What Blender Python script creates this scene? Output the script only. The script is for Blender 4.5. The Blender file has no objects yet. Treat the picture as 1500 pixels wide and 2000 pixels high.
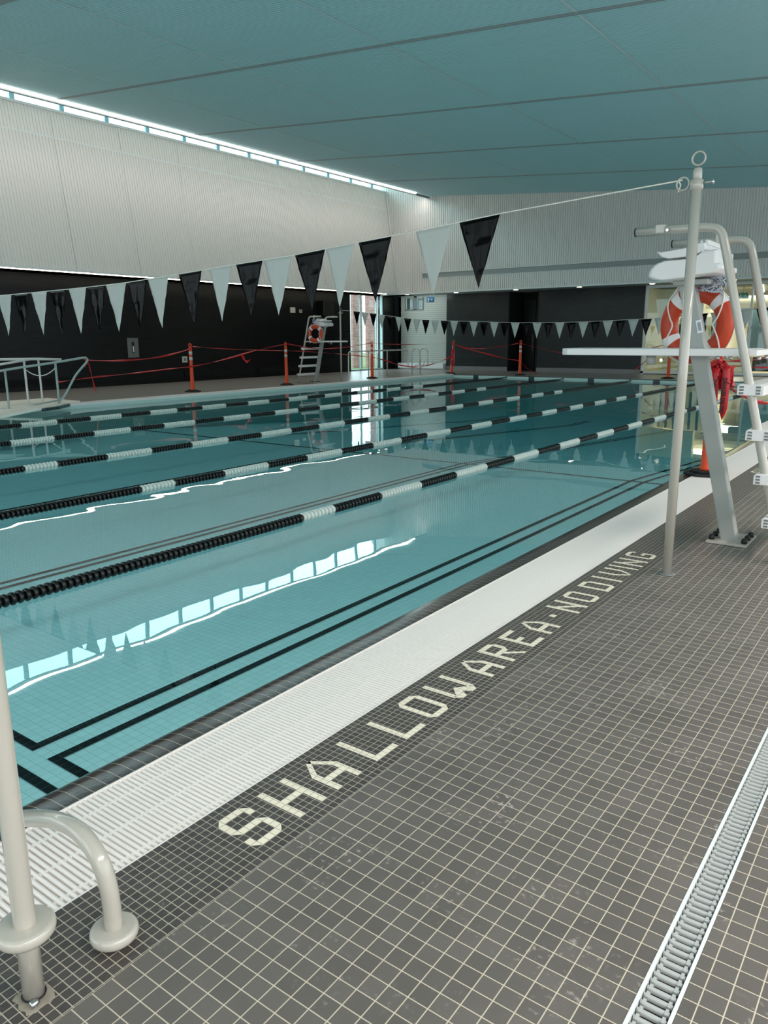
import bpy, math, random
from math import sin, cos, pi, radians as R
from mathutils import Vector, Matrix, Euler
random.seed(7)
C = bpy.context.scene.collection
# ------------------------------------------------------------------ camera
YAW, PIT, ROL, FPX = 0.635798447, 0.224745323, -0.00652973436, 1489.75
fwd = Vector((-sin(YAW)*cos(PIT), cos(YAW)*cos(PIT), -sin(PIT)))
rgt = Vector((cos(YAW), sin(YAW), 0)); up = rgt.cross(fwd)
rr = rgt*cos(ROL)+up*sin(ROL); uu = -rgt*sin(ROL)+up*cos(ROL)
cd = bpy.data.cameras.new('camera'); cam = bpy.data.objects.new('camera', cd); C.objects.link(cam)
M = Matrix((rr, uu, -fwd)).transposed().to_4x4(); M.translation = Vector((0, 0, 1.4)); cam.matrix_world = M
cd.sensor_fit = 'HORIZONTAL'; cd.sensor_width = 36; cd.lens = FPX/1500*36; cd.clip_start = .05; cd.clip_end = 300
bpy.context.scene.camera = cam
# ------------------------------------------------------------------ world, light, exposure
sc = bpy.context.scene
sc.view_settings.view_transform = 'Standard'; sc.view_settings.look = 'None'
sc.view_settings.gamma = 1; sc.view_settings.use_curve_mapping = False
sc.view_settings.exposure = 0.15
w = bpy.data.worlds.new('overcast_sky'); sc.world = w; w.use_nodes = True
bg = w.node_tree.nodes['Background']; bg.inputs[0].default_value = (.80, .95, 1, 1); bg.inputs[1].default_value = 2.0

def area(name, loc, rot, sx, sy, power, col=(1, 1, 1), spread=None):
    l = bpy.data.lights.new(name, 'AREA'); l.shape = 'RECTANGLE'; l.size = sx; l.size_y = sy; l.energy = power; l.color = col
    if spread: l.spread = spread
    o = bpy.data.objects.new(name, l); o.location = loc; o.rotation_euler = rot; C.objects.link(o); return o
# daylight falling through the clerestory (left), side window; rear and right lamps are added unseen fill
area('clerestory_daylight', (-20.9, 12, 8.1), Euler((0, R(-62), 0)), 1.3, 31, 1000, (.62, .91, 1))
area('side_window_daylight', (-21.6, 27.1, 1.7), Euler((0, R(-90), 0)), 3.0, 2.3, 60, (.8, .95, 1))
area('rear_fill_light', (-3.0, -4.6, 2.3), Euler((R(90), 0, 0)), 15, 3.6, 60, (1, .96, .90))  # added fill from behind the camera, no window known there
area('right_fill_light', (5.2, 8, 2.3), Euler((0, R(90), 0)), 3.4, 18, 110, (.95, .98, 1))  # added fill from the unseen right side
area('ceiling_edge_light', (-18.04, 11.8, 6.88), Euler((0, R(23), 0)), .08, 31, 200, (1, .90, .85))
area('deck_soffit_light', (2.6, 6, 3.7), Euler((0, R(14), 0)), .5, 20, 480, (1, .93, .86), R(110))
area('lobby_lamp', (-5.5, 34, 3.0), Euler((0, 0, 0)), 6, 5, 620, (1, .91, .72))
area('lobby_lamp_back', (-9, 41, 3.0), Euler((0, 0, 0)), 6, 4, 460, (1, .91, .72))
area('corridor_lamp', (-19.4, 28.6, 3.17), Euler((R(12), 0, 0)), 2.4, .3, 9, (.92, 1, 1))

# ------------------------------------------------------------------ materials
def new_mat(name):
    m = bpy.data.materials.new(name); m.use_nodes = True; return m, m.node_tree, m.node_tree.nodes['Principled BSDF']
def lin(c):
    return tuple((v/255/12.92 if v/255 <= .04045 else ((v/255+.055)/1.055)**2.4) for v in c)+(1,)
def mat(name, rgb, rough=.5, metal=0, noise=0, bump=0, scale=8, coat=0, spec=None):
    m, t, b = new_mat(name); b.inputs['Base Color'].default_value = lin(rgb)
    b.inputs['Roughness'].default_value = rough; b.inputs['Metallic'].default_value = metal
    if coat: b.inputs['Coat Weight'].default_value = coat; b.inputs['Coat Roughness'].default_value = .08
    if spec is not None: b.inputs['Specular IOR Level'].default_value = spec
    if noise or bump:
        n = t.nodes.new('ShaderNodeTexNoise'); n.inputs['Scale'].default_value = scale; n.inputs['Detail'].default_value = 5
        tc = t.nodes.new('ShaderNodeTexCoord'); t.links.new(tc.outputs['Object'], n.inputs['Vector'])
        if noise:
            mx = t.nodes.new('ShaderNodeMixRGB'); mx.blend_type = 'MULTIPLY'; mx.inputs[0].default_value = 1
            mp = t.nodes.new('ShaderNodeMapRange'); mp.inputs[1].default_value = .3; mp.inputs[2].default_value = .7
            mp.inputs[3].default_value = 1-noise; mp.inputs[4].default_value = 1+noise*.3
            t.links.new(n.outputs['Fac'], mp.inputs[0]); mx.inputs[1].default_value = lin(rgb)
            t.links.new(mp.outputs[0], mx.inputs[2]); t.links.new(mx.outputs[0], b.inputs['Base Color'])
        if bump:
            bp = t.nodes.new('ShaderNodeBump'); bp.inputs['Strength'].default_value = bump; bp.inputs['Distance'].default_value = .01
            t.links.new(n.outputs['Fac'], bp.inputs['Height']); t.links.new(bp.outputs[0], b.inputs['Normal'])
    return m
def emit(name, rgb, s):
    m, t, b = new_mat(name); b.inputs['Base Color'].default_value = lin(rgb)
    b.inputs['Emission Color'].default_value = lin(rgb); b.inputs['Emission Strength'].default_value = s; return m
def mth(t, op, a, b=None, c=None):
    n = t.nodes.new('ShaderNodeMath'); n.operation = op
    for i, v in enumerate((a, b, c)):
        if v is None: continue
        if isinstance(v, (int, float)): n.inputs[i].default_value = v
        else: t.links.new(v, n.inputs[i])
    return n.outputs[0]
def pos(t):
    g = t.nodes.new('ShaderNodeNewGeometry'); s = t.nodes.new('ShaderNodeSeparateXYZ'); t.links.new(g.outputs['Position'], s.inputs[0])
    return g.outputs['Position'], s.outputs
def line(t, v, p, o, gw, stagger=None):
    # distance to the nearest joint line of a grid with pitch p and offset o -> 1 on the joint
    a = mth(t, 'SUBTRACT', v, o)
    if stagger is not None: a = mth(t, 'ADD', a, stagger)
    f = mth(t, 'FRACT', mth(t, 'DIVIDE', a, p))
    d = mth(t, 'MULTIPLY', mth(t, 'MINIMUM', f, mth(t, 'SUBTRACT', 1., f)), p)
    return mth(t, 'LESS_THAN', d, gw/2), mth(t, 'FLOOR', mth(t, 'DIVIDE', a, p))
def tile_mat(name, tile, grout, a1, p1, o1, a2, p2, o2, gw, rough=.5, var=.12, dirt=0, bump=.25, stag=False, coat=0, grough=None):
    m, t, b = new_mat(name); P, s = pos(t)
    m2, c2 = line(t, s[a2], p2, o2, gw)
    st = None
    if stag: st = mth(t, 'MULTIPLY', mth(t, 'FRACT', mth(t, 'MULTIPLY', c2, .5)), p1)
    m1, c1 = line(t, s[a1], p1, o1, gw, st)
    g = mth(t, 'MAXIMUM', m1, m2)
    cv = t.nodes.new('ShaderNodeCombineXYZ'); t.links.new(c1, cv.inputs[0]); t.links.new(c2, cv.inputs[1])
    wn = t.nodes.new('ShaderNodeTexWhiteNoise'); t.links.new(cv.outputs[0], wn.inputs[0])
    fac = mth(t, 'MULTIPLY_ADD', wn.outputs[0], 2*var, 1-var)
    n = t.nodes.new('ShaderNodeTexNoise'); n.inputs['Scale'].default_value = 3.; n.inputs['Detail'].default_value = 8
    t.links.new(P, n.inputs['Vector'])
    if dirt:
        fac = mth(t, 'MULTIPLY', fac, mth(t, 'MULTIPLY_ADD', n.outputs['Fac'], dirt*2, 1-dirt))
        sp = t.nodes.new('ShaderNodeTexNoise'); sp.inputs['Scale'].default_value = 55; sp.inputs['Detail'].default_value = 2; t.links.new(P, sp.inputs['Vector'])
        sm = t.nodes.new('ShaderNodeTexNoise'); sm.inputs['Scale'].default_value = 4.5; sm.inputs['Detail'].default_value = 3; t.links.new(P, sm.inputs['Vector'])
        smr = t.nodes.new('ShaderNodeMapRange'); t.links.new(sm.outputs['Fac'], smr.inputs[0]); smr.inputs[1].default_value = .52; smr.inputs[2].default_value = .75
        spr = t.nodes.new('ShaderNodeMapRange'); t.links.new(sp.outputs['Fac'], spr.inputs[0]); spr.inputs[1].default_value = .58; spr.inputs[2].default_value = .74
        fac = mth(t, 'MULTIPLY', fac, mth(t, 'ADD', 1., mth(t, 'MULTIPLY', mth(t, 'MULTIPLY', smr.outputs[0], spr.outputs[0]), 3.5*dirt/.3)))
    vm = t.nodes.new('ShaderNodeVectorMath'); vm.operation = 'SCALE'; vm.inputs[0].default_value = lin(tile)[:3]; t.links.new(fac, vm.inputs['Scale'])
    mx = t.nodes.new('ShaderNodeMixRGB'); t.links.new(g, mx.inputs[0]); t.links.new(vm.outputs[0], mx.inputs[1]); mx.inputs[2].default_value = lin(grout)
    t.links.new(mx.outputs[0], b.inputs['Base Color'])
    b.inputs['Roughness'].default_value = rough
    if grough is not None: t.links.new(mth(t, 'MULTIPLY_ADD', g, grough-rough, rough), b.inputs['Roughness'])
    if coat: b.inputs['Coat Weight'].default_value = coat
    if bump:
        bp = t.nodes.new('ShaderNodeBump'); bp.inputs['Strength'].default_value = bump; bp.inputs['Distance'].default_value = .002
        n2 = t.nodes.new('ShaderNodeTexNoise'); n2.inputs['Scale'].default_value = 60; n2.inputs['Detail'].default_value = 3; t.links.new(P, n2.inputs['Vector'])
        t.links.new(mth(t, 'SUBTRACT', n2.outputs['Fac'], g), bp.inputs['Height']); t.links.new(bp.outputs[0], b.inputs['Normal'])
    return m
GROUT = (202, 188, 168)
SU, SV = .025, .0264       # mosaic pitch along the pool / across the strip
M_deck = tile_mat('deck_tile_large', (103, 96, 91), GROUT, 0, .0515, -.94, 1, .05, .04, .0027, .42, .10, .30)
M_mosaic = tile_mat('deck_tile_mosaic', (76, 70, 67), (178, 166, 150), 0, SV, -1.4085, 1, SU, 1.296, .0026, .45, .16, .15)
M_letter = tile_mat('letter_tile', (246, 232, 210), (170, 160, 140), 0, SV, -1.4085, 1, SU, 1.296, .002, .45, .03)
M_fardeck = tile_mat('deck_tile_far', (134, 130, 127), GROUT, 0, .05, -.94, 1, .05, .04, .0032, .30, .10, .2, bump=.1)
M_coping = tile_mat('coping_tile', (56, 47, 43), (150, 138, 126), 1, .05, .04, 0, 5., 0, .0036, .2, .2, .3, bump=.3)
M_pool = tile_mat('pool_floor_tile', (190, 229, 229), (146, 190, 190), 0, .0585, -3.4385, 1, .0565, 1.812, .0026, .3, .03, 0, bump=0)
M_poolwall = tile_mat('pool_wall_tile', (200, 222, 216), (160, 185, 182), 1, .0565, 1.812, 2, .0565, 0, .0026, .3, .03, 0, bump=0)
M_mark = tile_mat('pool_marking_tile', (5, 12, 17), (60, 86, 84), 0, .0585, -3.4385, 1, .0565, 1.812, .003, .3, .1, 0, bump=0)
for m_ in (M_pool, M_mark):
    for n_ in m_.node_tree.nodes:
        if n_.type == 'BSDF_PRINCIPLED': n_.inputs['Specular IOR Level'].default_value = .02; n_.inputs['Roughness'].default_value = .6
M_markwall = tile_mat('pool_marking_wall_tile', (38, 52, 58), (90, 110, 112), 0, .06, 0, 2, .03, 0, .004, .3, .1, 0, bump=0)
M_blackbrick_y = tile_mat('black_glazed_brick_side', (7, 8, 9), (22, 22, 22), 1, .30, 0, 2, .065, 0, .006, .3, .4, .5, bump=.6, stag=True)
for n_ in M_blackbrick_y.node_tree.nodes:
    if n_.type == 'BSDF_PRINCIPLED': n_.inputs['Specular IOR Level'].default_value = .25
M_blackbrick_x = tile_mat('black_glazed_brick_end', (24, 28, 30), (12, 14, 15), 0, .30, 0, 2, .065, 0, .006, .38, .3, .3, bump=.5, stag=True)
M_blacktile_v = tile_mat('charcoal_upright_tile', (26, 31, 33), (15, 18, 19), 2, .30, 0, 0, .10, 0, .006, .35, .2, .3, bump=.5)
M_brick = tile_mat('red_brick', (222, 160, 158), (222, 204, 198), 1, .22, 0, 2, .075, 0, .012, .8, .22, .3, bump=.3, stag=True)
M_slat = tile_mat('pale_ribbed_shutter', (186, 190, 182), (146, 152, 146), 0, 50., 0, 2, .085, 0, .016, .5, .02, 0, bump=.08)
M_panel = mat('white_metal_panel', (226, 222, 216), .42)
M_ceil = mat('ceiling_deck_teal_bounce', (172, 208, 213), .6)  # white deck; the teal tint stands in for light bounced off the pool
M_trim = mat('white_trim', (222, 224, 222), .4)
M_gtrim = mat('grey_trim', (120, 124, 124), .5)
M_black = mat('black_paint', (10, 10, 11), .35)
M_matte = mat('black_recess', (6, 6, 7), .8)
M_white = mat('white_powder_coat', (184, 176, 165), .2, coat=.6)
M_column = mat('grey_white_paint', (156, 158, 153), .4)
M_plastic = mat('white_plastic', (236, 230, 228), .35)
M_grate = mat('grating_plastic', (242, 232, 226), .38)
M_drainm = mat('drain_grating', (176, 176, 174), .35)
M_chrome = mat('stainless_steel', (200, 200, 198), .15, 1)
M_rail = mat('pale_green_rail', (168, 184, 180), .35)
M_chrome2 = mat('brushed_light_steel', (205, 208, 204), .3, .3)
M_orange = mat('orange_plastic', (226, 74, 28), .45)
M_rubber = mat('black_rubber', (18, 18, 18), .6, bump=.3, scale=40)
M_reflect = mat('reflective_white_band', (214, 206, 200), .35)
M_buoy = mat('lifebuoy_orange', (200, 62, 22), .45, noise=.12, scale=6)
M_rope = mat('white_rope', (232, 224, 214), .7)
M_tape = mat('red_barrier_tape', (206, 26, 34), .32, noise=.25, scale=14)
M_tapeback = mat('pale_red_tape', (214, 62, 70), .3)
M_ink = mat('black_ink', (12, 8, 8), .5)
M_blkfloat = mat('black_float', (10, 10, 10), .3)
M_whtfloat = mat('white_float', (232, 234, 226), .35)
M_penb = mat('black_pennant_vinyl', (4, 4, 5), .16, bump=.15, scale=9, spec=.10)
M_penw = mat('white_pennant_vinyl', (182, 184, 178), .45, bump=.3, scale=9)
M_led = emit('led_strip', (255, 252, 246), 14)
M_ledwall = emit('wall_led_strip', (255, 244, 220), 13)
M_down = emit('downlight_glow', (255, 246, 220), 9)
M_lob = emit('lobby_lamp_glow', (255, 248, 226), 6)
M_cream = mat('cream_wall', (232, 218, 178), .6)
M_tan = mat('tan_lobby_floor', (176, 160, 130), .4)
M_greyglass = mat('grey_blue_partition', (92, 116, 126), .15)
M_grass = mat('grass', (150, 176, 118), .9, noise=.4)
M_tree = mat('tree_bark', (60, 58, 54), .9)
M_concrete = mat('pale_concrete', (190, 190, 184), .8, noise=.15)
M_cement = mat('pale_mortar_patch', (158, 148, 134), .8, noise=.2, scale=30)
M_signg = mat('green_sign', (30, 120, 84), .4)
M_signb = mat('blue_sign', (40, 96, 130), .4)
M_label = mat('white_label', (226, 232, 236), .4)
M_fix = mat('beige_fixture', (206, 204, 194), .5)
def stripe_rope():
    m, t, b = new_mat('blue_white_braided_rope'); tc = t.nodes.new('ShaderNodeTexCoord'); wv = t.nodes.new('ShaderNodeTexWave')
    wv.inputs['Scale'].default_value = 55; wv.bands_direction = 'DIAGONAL'; t.links.new(tc.outputs['Object'], wv.inputs['Vector'])
    cr = t.nodes.new('ShaderNodeValToRGB'); cr.color_ramp.interpolation = 'CONSTANT'; cr.color_ramp.elements[0].color = lin((36, 48, 92)); cr.color_ramp.elements[1].position = .5
    cr.color_ramp.elements[1].color = lin((226, 230, 236)); t.links.new(wv.outputs['Fac'], cr.inputs[0]); t.links.new(cr.outputs[0], b.inputs['Base Color']); b.inputs['Roughness'].default_value = .8
    return m
M_coil = stripe_rope()
def schlick(t, f0, normal=None):
    g = t.nodes.new('ShaderNodeNewGeometry'); d = t.nodes.new('ShaderNodeVectorMath'); d.operation = 'DOT_PRODUCT'
    t.links.new(g.outputs['Incoming'], d.inputs[0]); t.links.new(normal if normal is not None else g.outputs['Normal'], d.inputs[1])
    c = mth(t, 'MINIMUM', mth(t, 'ABSOLUTE', d.outputs['Value']), 1.)
    return mth(t, 'MULTIPLY_ADD', mth(t, 'POWER', mth(t, 'SUBTRACT', 1., c), 5.), 1-f0, f0)
def glass(name, tint, refl=1.0):
    m, t, b = new_mat(name); o = t.nodes['Material Output']; t.nodes.remove(b)
    tr = t.nodes.new('ShaderNodeBsdfTransparent'); tr.inputs[0].default_value = tint
    gl = t.nodes.new('ShaderNodeBsdfGlossy'); gl.inputs['Roughness'].default_value = .01
    mx = t.nodes.new('ShaderNodeMixShader'); t.links.new(mth(t, 'MULTIPLY', schlick(t, .05), refl), mx.inputs[0])
    t.links.new(tr.outputs[0], mx.inputs[1]); t.links.new(gl.outputs[0], mx.inputs[2]); t.links.new(mx.outputs[0], o.inputs[0]); return m
M_glass = glass('window_glass', (.88, .96, .96, 1))
def water():
    m, t, b = new_mat('pool_water'); o = t.nodes['Material Output']; t.nodes.remove(b); P, s = pos(t)
    tr = t.nodes.new('ShaderNodeBsdfTransparent'); gl = t.nodes.new('ShaderNodeBsdfGlossy'); gl.inputs['Roughness'].default_value = 0
    n1 = t.nodes.new('ShaderNodeTexNoise'); n1.inputs['Scale'].default_value = 1.5; n1.inputs['Detail'].default_value = 1
    n2 = t.nodes.new('ShaderNodeTexNoise'); n2.inputs['Scale'].default_value = 9; n2.inputs['Detail'].default_value = 1
    for n in (n1, n2): t.links.new(P, n.inputs['Vector'])
    h = mth(t, 'ADD', mth(t, 'MULTIPLY', n1.outputs['Fac'], 1.), mth(t, 'MULTIPLY', n2.outputs['Fac'], .012))
    bp = t.nodes.new('ShaderNodeBump'); bp.inputs['Strength'].default_value = 1; bp.inputs['Distance'].default_value = .0023
    t.links.new(h, bp.inputs['Height']); t.links.new(bp.outputs[0], gl.inputs['Normal'])
    mx = t.nodes.new('ShaderNodeMixShader'); t.links.new(schlick(t, .021, bp.outputs[0]), mx.inputs[0]); t.links.new(tr.outputs[0], mx.inputs[1]); t.links.new(gl.outputs[0], mx.inputs[2])
    t.links.new(mx.outputs[0], o.inputs['Surface'])
    va = t.nodes.new('ShaderNodeVolumeAbsorption'); va.inputs['Color'].default_value = (0, .80, .885, 1); va.inputs['Density'].default_value = .11
    t.links.new(va.outputs[0], o.inputs['Volume']); return m
M_water = water()

# ------------------------------------------------------------------ mesh helpers
class MB:
    def __init__(s): s.v = []; s.f = []; s.sm = []
    def quad(s, *p, sm=False):
        b = len(s.v); s.v += [tuple(q) for q in p]; s.f.append(tuple(range(b, b+len(p)))); s.sm.append(sm); return s
    def box(s, x0, x1, y0, y1, z0, z1):
        b = len(s.v)
        s.v += [(x, y, z) for z in (z0, z1) for y in (y0, y1) for x in (x0, x1)]
        for q in ((0, 2, 3, 1), (4, 5, 7, 6), (0, 1, 5, 4), (2, 6, 7, 3), (0, 4, 6, 2), (1, 3, 7, 5)):
            s.f.append(tuple(b+i for i in q)); s.sm.append(False)
        return s
    def obox(s, c, size, rot):
        b = len(s.v); Mx = Euler(rot).to_matrix()
        t = MB().box(-size[0]/2, size[0]/2, -size[1]/2, size[1]/2, -size[2]/2, size[2]/2)
        s.v += [tuple(Vector(c)+Mx @ Vector(q)) for q in t.v]; s.f += [tuple(b+i for i in f) for f in t.f]; s.sm += t.sm; return s
    def prism(s, poly, axis, a0, a1):
        # extrude a 2D polygon along an axis
        def P(u, v, a): return {'x': (a, u, v), 'y': (u, a, v), 'z': (u, v, a)}[axis]
        b = len(s.v); n = len(poly)
        s.v += [P(u, v, a0) for u, v in poly]+[P(u, v, a1) for u, v in poly]
        s.f.append(tuple(b+i for i in range(n))); s.f.append(tuple(b+n+i for i in reversed(range(n)))); s.sm += [False, False]
        for i in range(n):
            j = (i+1) % n; s.f.append((b+i, b+n+i, b+n+j, b+j)); s.sm.append(False)
        return s
    def strip(s, prof, axis, a0, a1, sm=False):
        def P(u, v, a): return {'x': (a, u, v), 'y': (u, a, v), 'z': (u, v, a)}[axis]
        b = len(s.v); n = len(prof)
        s.v += [P(u, v, a0) for u, v in prof]+[P(u, v, a1) for u, v in prof]
        for i in range(n-1): s.f.append((b+i, b+i+1, b+n+i+1, b+n+i)); s.sm.append(sm)
        return s
    def tube(s, pts, r, seg=12, closed=False, caps=True, r2=None):
        pts = [Vector(p) for p in pts]; n = len(pts); b = len(s.v)
        tang = []
        for i in range(n):
            if closed: d = pts[(i+1) % n]-pts[i-1]
            else: d = pts[min(i+1, n-1)]-pts[max(i-1, 0)]
            tang.append(d.normalized())
        t0 = tang[0]; ref = Vector((0, 0, 1)) if abs(t0.z) < .9 else Vector((0, 1, 0))
        nrm = (ref-t0*ref.dot(t0)).normalized()
        for i in range(n):
            t = tang[i]; nrm = (nrm-t*nrm.dot(t)).normalized(); bn = t.cross(nrm)
            ri = r[i] if isinstance(r, (list, tuple)) else r
            for k in range(seg):
                a = 2*pi*k/seg; s.v.append(tuple(pts[i]+nrm*cos(a)*ri+bn*sin(a)*(ri if r2 is None else r2)))
        m = n if closed else n-1
        for i in range(m):
            for k in range(seg):
                i2 = (i+1) % n; k2 = (k+1) % seg
                s.f.append((b+i*seg+k, b+i*seg+k2, b+i2*seg+k2, b+i2*seg+k)); s.sm.append(True)
        if caps and not closed:
            s.f.append(tuple(b+k for k in reversed(range(seg)))); s.f.append(tuple(b+(n-1)*seg+k for k in range(seg))); s.sm += [False, False]
        return s
    def lathe(s, prof, c=(0, 0, 0), seg=24, axis='z', sm=True):
        b = len(s.v); n = len(prof)
        for r, h in prof:
            for k in range(seg):
                a = 2*pi*k/seg; x, y = r*cos(a), r*sin(a)
                p = {'z': (x, y, h), 'x': (h, x, y), 'y': (x, h, y)}[axis]; s.v.append((c[0]+p[0], c[1]+p[1], c[2]+p[2]))
        for i in range(n-1):
            for k in range(seg):
                k2 = (k+1) % seg; s.f.append((b+i*seg+k, b+i*seg+k2, b+(i+1)*seg+k2, b+(i+1)*seg+k)); s.sm.append(sm)
        s.f.append(tuple(b+k for k in reversed(range(seg)))); s.f.append(tuple(b+(n-1)*seg+k for k in range(seg))); s.sm += [False, False]
        return s
    def build(s, name, m, parent=None, bevel=0, normals=True):
        me = bpy.data.meshes.new(name); me.from_pydata(s.v, [], s.f); me.polygons.foreach_set('use_smooth', s.sm); me.update()
        o = bpy.data.objects.new(name, me); C.objects.link(o); me.materials.append(m)
        if normals:
            import bmesh
            bm = bmesh.new(); bm.from_mesh(me); bmesh.ops.recalc_face_normals(bm, faces=bm.faces); bm.to_mesh(me); bm.free()
        if bevel:
            bv = o.modifiers.new('bevel', 'BEVEL'); bv.width = bevel; bv.segments = 2; bv.limit_method = 'ANGLE'
        if parent: o.parent = parent
        return o
def struct(o): o['kind'] = 'structure'; return o
def tag(o, label, cat, group=None, kind=None):
    o['label'] = label; o['category'] = cat
    if group: o['group'] = group
    if kind: o['kind'] = kind
    return o
def thing(name, label, cat, loc=(0, 0, 0), rz=0, group=None):
    o = bpy.data.objects.new(name, None); o.empty_display_size = .1; C.objects.link(o); o.location = loc; o.rotation_euler = (0, 0, rz)
    return tag(o, label, cat, group)
def dup(root, loc, rz, label, group=None):
    r = root.copy(); C.objects.link(r); r.location = loc; r.rotation_euler = (0, 0, rz); r['label'] = label
    if group: r['group'] = group
    for ch in [x for x in bpy.data.objects if x.parent == root]:
        c = ch.copy(); C.objects.link(c); c.parent = r
        for g in [x for x in bpy.data.objects if x.parent == ch]:
            d = g.copy(); C.objects.link(d); d.parent = c
    return r
def arc(c, r, a0, a1, n, plane='xz'):
    o = []
    for i in range(n+1):
        a = R(a0+(a1-a0)*i/n); u, v = r*cos(a), r*sin(a)
        o.append({'xz': (c[0]+u, c[1], c[2]+v), 'xy': (c[0]+u, c[1]+v, c[2]), 'yz': (c[0], c[1]+u, c[2]+v)}[plane])
    return o
def smooth(pts, k=2):
    pts = [Vector(p) for p in pts]
    for _ in range(k):
        q = [pts[0]]
        for a, b in zip(pts, pts[1:]): q += [a*.75+b*.25, a*.25+b*.75]
        pts = q+[pts[-1]]
    return pts

# ------------------------------------------------------------------ setting: dimensions
WZ = -.09                       # water level
XR, XL, YN, YF = -2.24, -15.62, -.5, 25.75
GX0, GX1 = -2.026, -1.645       # gutter grating on the near side
WLX, WFY, UFY = -20.85, 29.2, 27.5
DB = -.45
# floor (deck) around the pool, in pieces so that the gutter and the drain are real channels
f = MB()
for x0, x1 in ((-1.352, -.386), (-.301, 5.2)): f.box(x0, x1, -4.5, WFY+.6, DB, 0)
struct(f.build('floor', M_deck))
struct(MB().box(GX1, -1.352, -4.5, WFY+.6, DB, 0).build('floor_mosaic_strip', M_mosaic))
f = MB().box(WLX-.4, XL-.40, -4.5, WFY+.6, DB, 0).box(XL-.40, GX1-.001, YF+.40, WFY+.6, DB, 0).box(XL-.40, GX1-.001, -4.5, YN-.4, DB, 0)
f.box(XL-.4, XL-.38, YN-.4, YF+.4, DB, 0)
struct(f.build('floor_far', M_fardeck))
struct(MB().box(GX0, GX1, YN-.4, YF+.4, DB, -.06).build('floor_gutter_bed', mat('gutter_bed', (170, 164, 160), .6)))
struct(MB().box(-.386, -.301, -4.5, WFY, DB, -.03).build('floor_drain_bed', mat('drain_bed', (48, 48, 50), .6)))
# pool basin
sl = lambda y: -.70 if y < 11.15 else max(-1.3, -.70-(y-11.15)*.075)
p = MB()
ys = [YN, 11.15, 22.5, YF]
for a, b in zip(ys, ys[1:]): p.quad((XL, a, sl(a)), (XR, a, sl(a)), (XR, b, sl(b)), (XL, b, sl(b)))
struct(p.build('floor_pool_basin', M_pool, normals=False))
p = MB()
p.quad((XR, YN, -1.7), (XR, YF, -1.7), (XR, YF, -.14), (XR, YN, -.14))
p.box(XL-.38, XL, YN-.38, YF+.38, -1.8, -.06).box(XL-.029, XL, YN, YF, -.06, -.03).box(XL, XR, YF, YF+.029, -.06, -.03); p.box(XL, XR+.2, YF, YF+.38, -1.8, -.06); p.box(XL, XR+.2, YN-.38, YN, -1.8, -.03)
struct(p.build('wall_pool_basin', M_poolwall))
struct(MB().box(XL-.03, XL, YN, YF, -.03, .012).build('trim_pool_edge', M_plastic))
struct(MB().box(XL, XR, YF, YF+.03, -.03, 0).build('trim_pool_rim', mat('dark_rim', (92, 96, 94), .4)))
# coping with a rolled nose on the near side
prof = [(GX0, 0), (-2.105, -.003)]+[(-2.105-.095*sin(R(a)), -.003-.013*(1-cos(R(a)))-.0006*a*.6) for a in range(10, 91, 10)]
x9, z9 = prof[-1]; prof += [(-2.222, z9-.022), (-2.236, z9-.05), (-2.242, -.16), (-2.242, -.3)]
struct(MB().strip(prof, 'y', YN-.4, YF+.02, True).box(-2.24, GX0, YN, YF, -1.7, -.17).box(GX0-.012, GX0-.002, YN-.4, YF, -.4, -.004).build('trim_coping', M_coping))
# dark tile markings on the pool floor
mk = MB()
def fq(x0, x1, y0, y1, e=.004):
    ys = [y0]+[y for y in (11.15, 22.5) if y0 < y < y1]+[y1]
    for a, b in zip(ys, ys[1:]): mk.quad((x0, a, sl(a)+e), (x1, a, sl(a)+e), (x1, b, sl(b)+e), (x0, b, sl(b)+e))
fq(-3.497, -3.4385, 1.812, 24); fq(-3.69, -3.6315, 1.8685-.0565, 24)
fq(-3.4385, XR, 1.812, 1.8685); fq(XL, -3.69, 1.812, 1.8685); fq(XL, XR, 1.6425, 1.699)
fq(-6.58, -6.522, 1.87, 24); fq(-6.44, -6.38, 1.87, 24); fq(-9.5, -9.44, 1.87, 24); fq(-9.36, -9.30, 1.87, 24)
fq(-12.5, -12.44, 1.87, 24); fq(-12.36, -12.30, 1.87, 24)
fq(XL, XR, 11.09, 11.147, .006)
struct(mk.build('trim_lane_marking', M_mark, normals=False))
mk = MB()
for x in (-14.62, -12.32, -10.08, -7.84, -5.58, -3.3): mk.box(x-.11, x+.11, YF-.012, YF+.001, -.24, -.0)
struct(mk.build('trim_lane_target', M_markwall))
# water
struct(MB().box(XL-.01, XR+.012, YN-.01, YF+.01, -3, WZ).build('pool_water', M_water))

# gutter gratings: round bars across the channel, tied by three lines of small nubs
def grating(name, label, x0, x1, y0, y1, pitch, nubs, m):
    b = MB(); n = int((y1-y0)/pitch); r = pitch*.42
    for i in range(n):
        y = y0+(i+.5)*pitch; z = -.007
        b.strip([(y-r, z-.008), (y-r*.92, z), (y-r*.5, z+.0045), (y, z+.006), (y+r*.5, z+.0045), (y+r*.92, z), (y+r, z-.008)], 'x', x0+.008, x1-.008, True)
    b.box(x0, x0+.007, y0, y1, -.05, .001).box(x1-.005, x1, y0, y1, -.05, .001)
    if nubs:
        for k in range(3):
            x = x0+.08+k*.131
            b.box(x-.004, x+.004, y0, y1, -.02, -.0045)
    o = b.build(name, m, normals=False); return tag(o, label, 'grating')
grating('gutter_grating', 'long white slatted gutter grating between the dark coping and the deck lettering', GX0, GX1, YN, YF, .018, True, M_grate)
o = MB()
for i in range(int((YF-YN)/.04)): o.box(XL-.37, XL-.035, YN+i*.04, YN+i*.04+.033, -.02, .014)
o.box(XL-.38, XL-.03, YN, YF, -.05, -.012)
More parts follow.
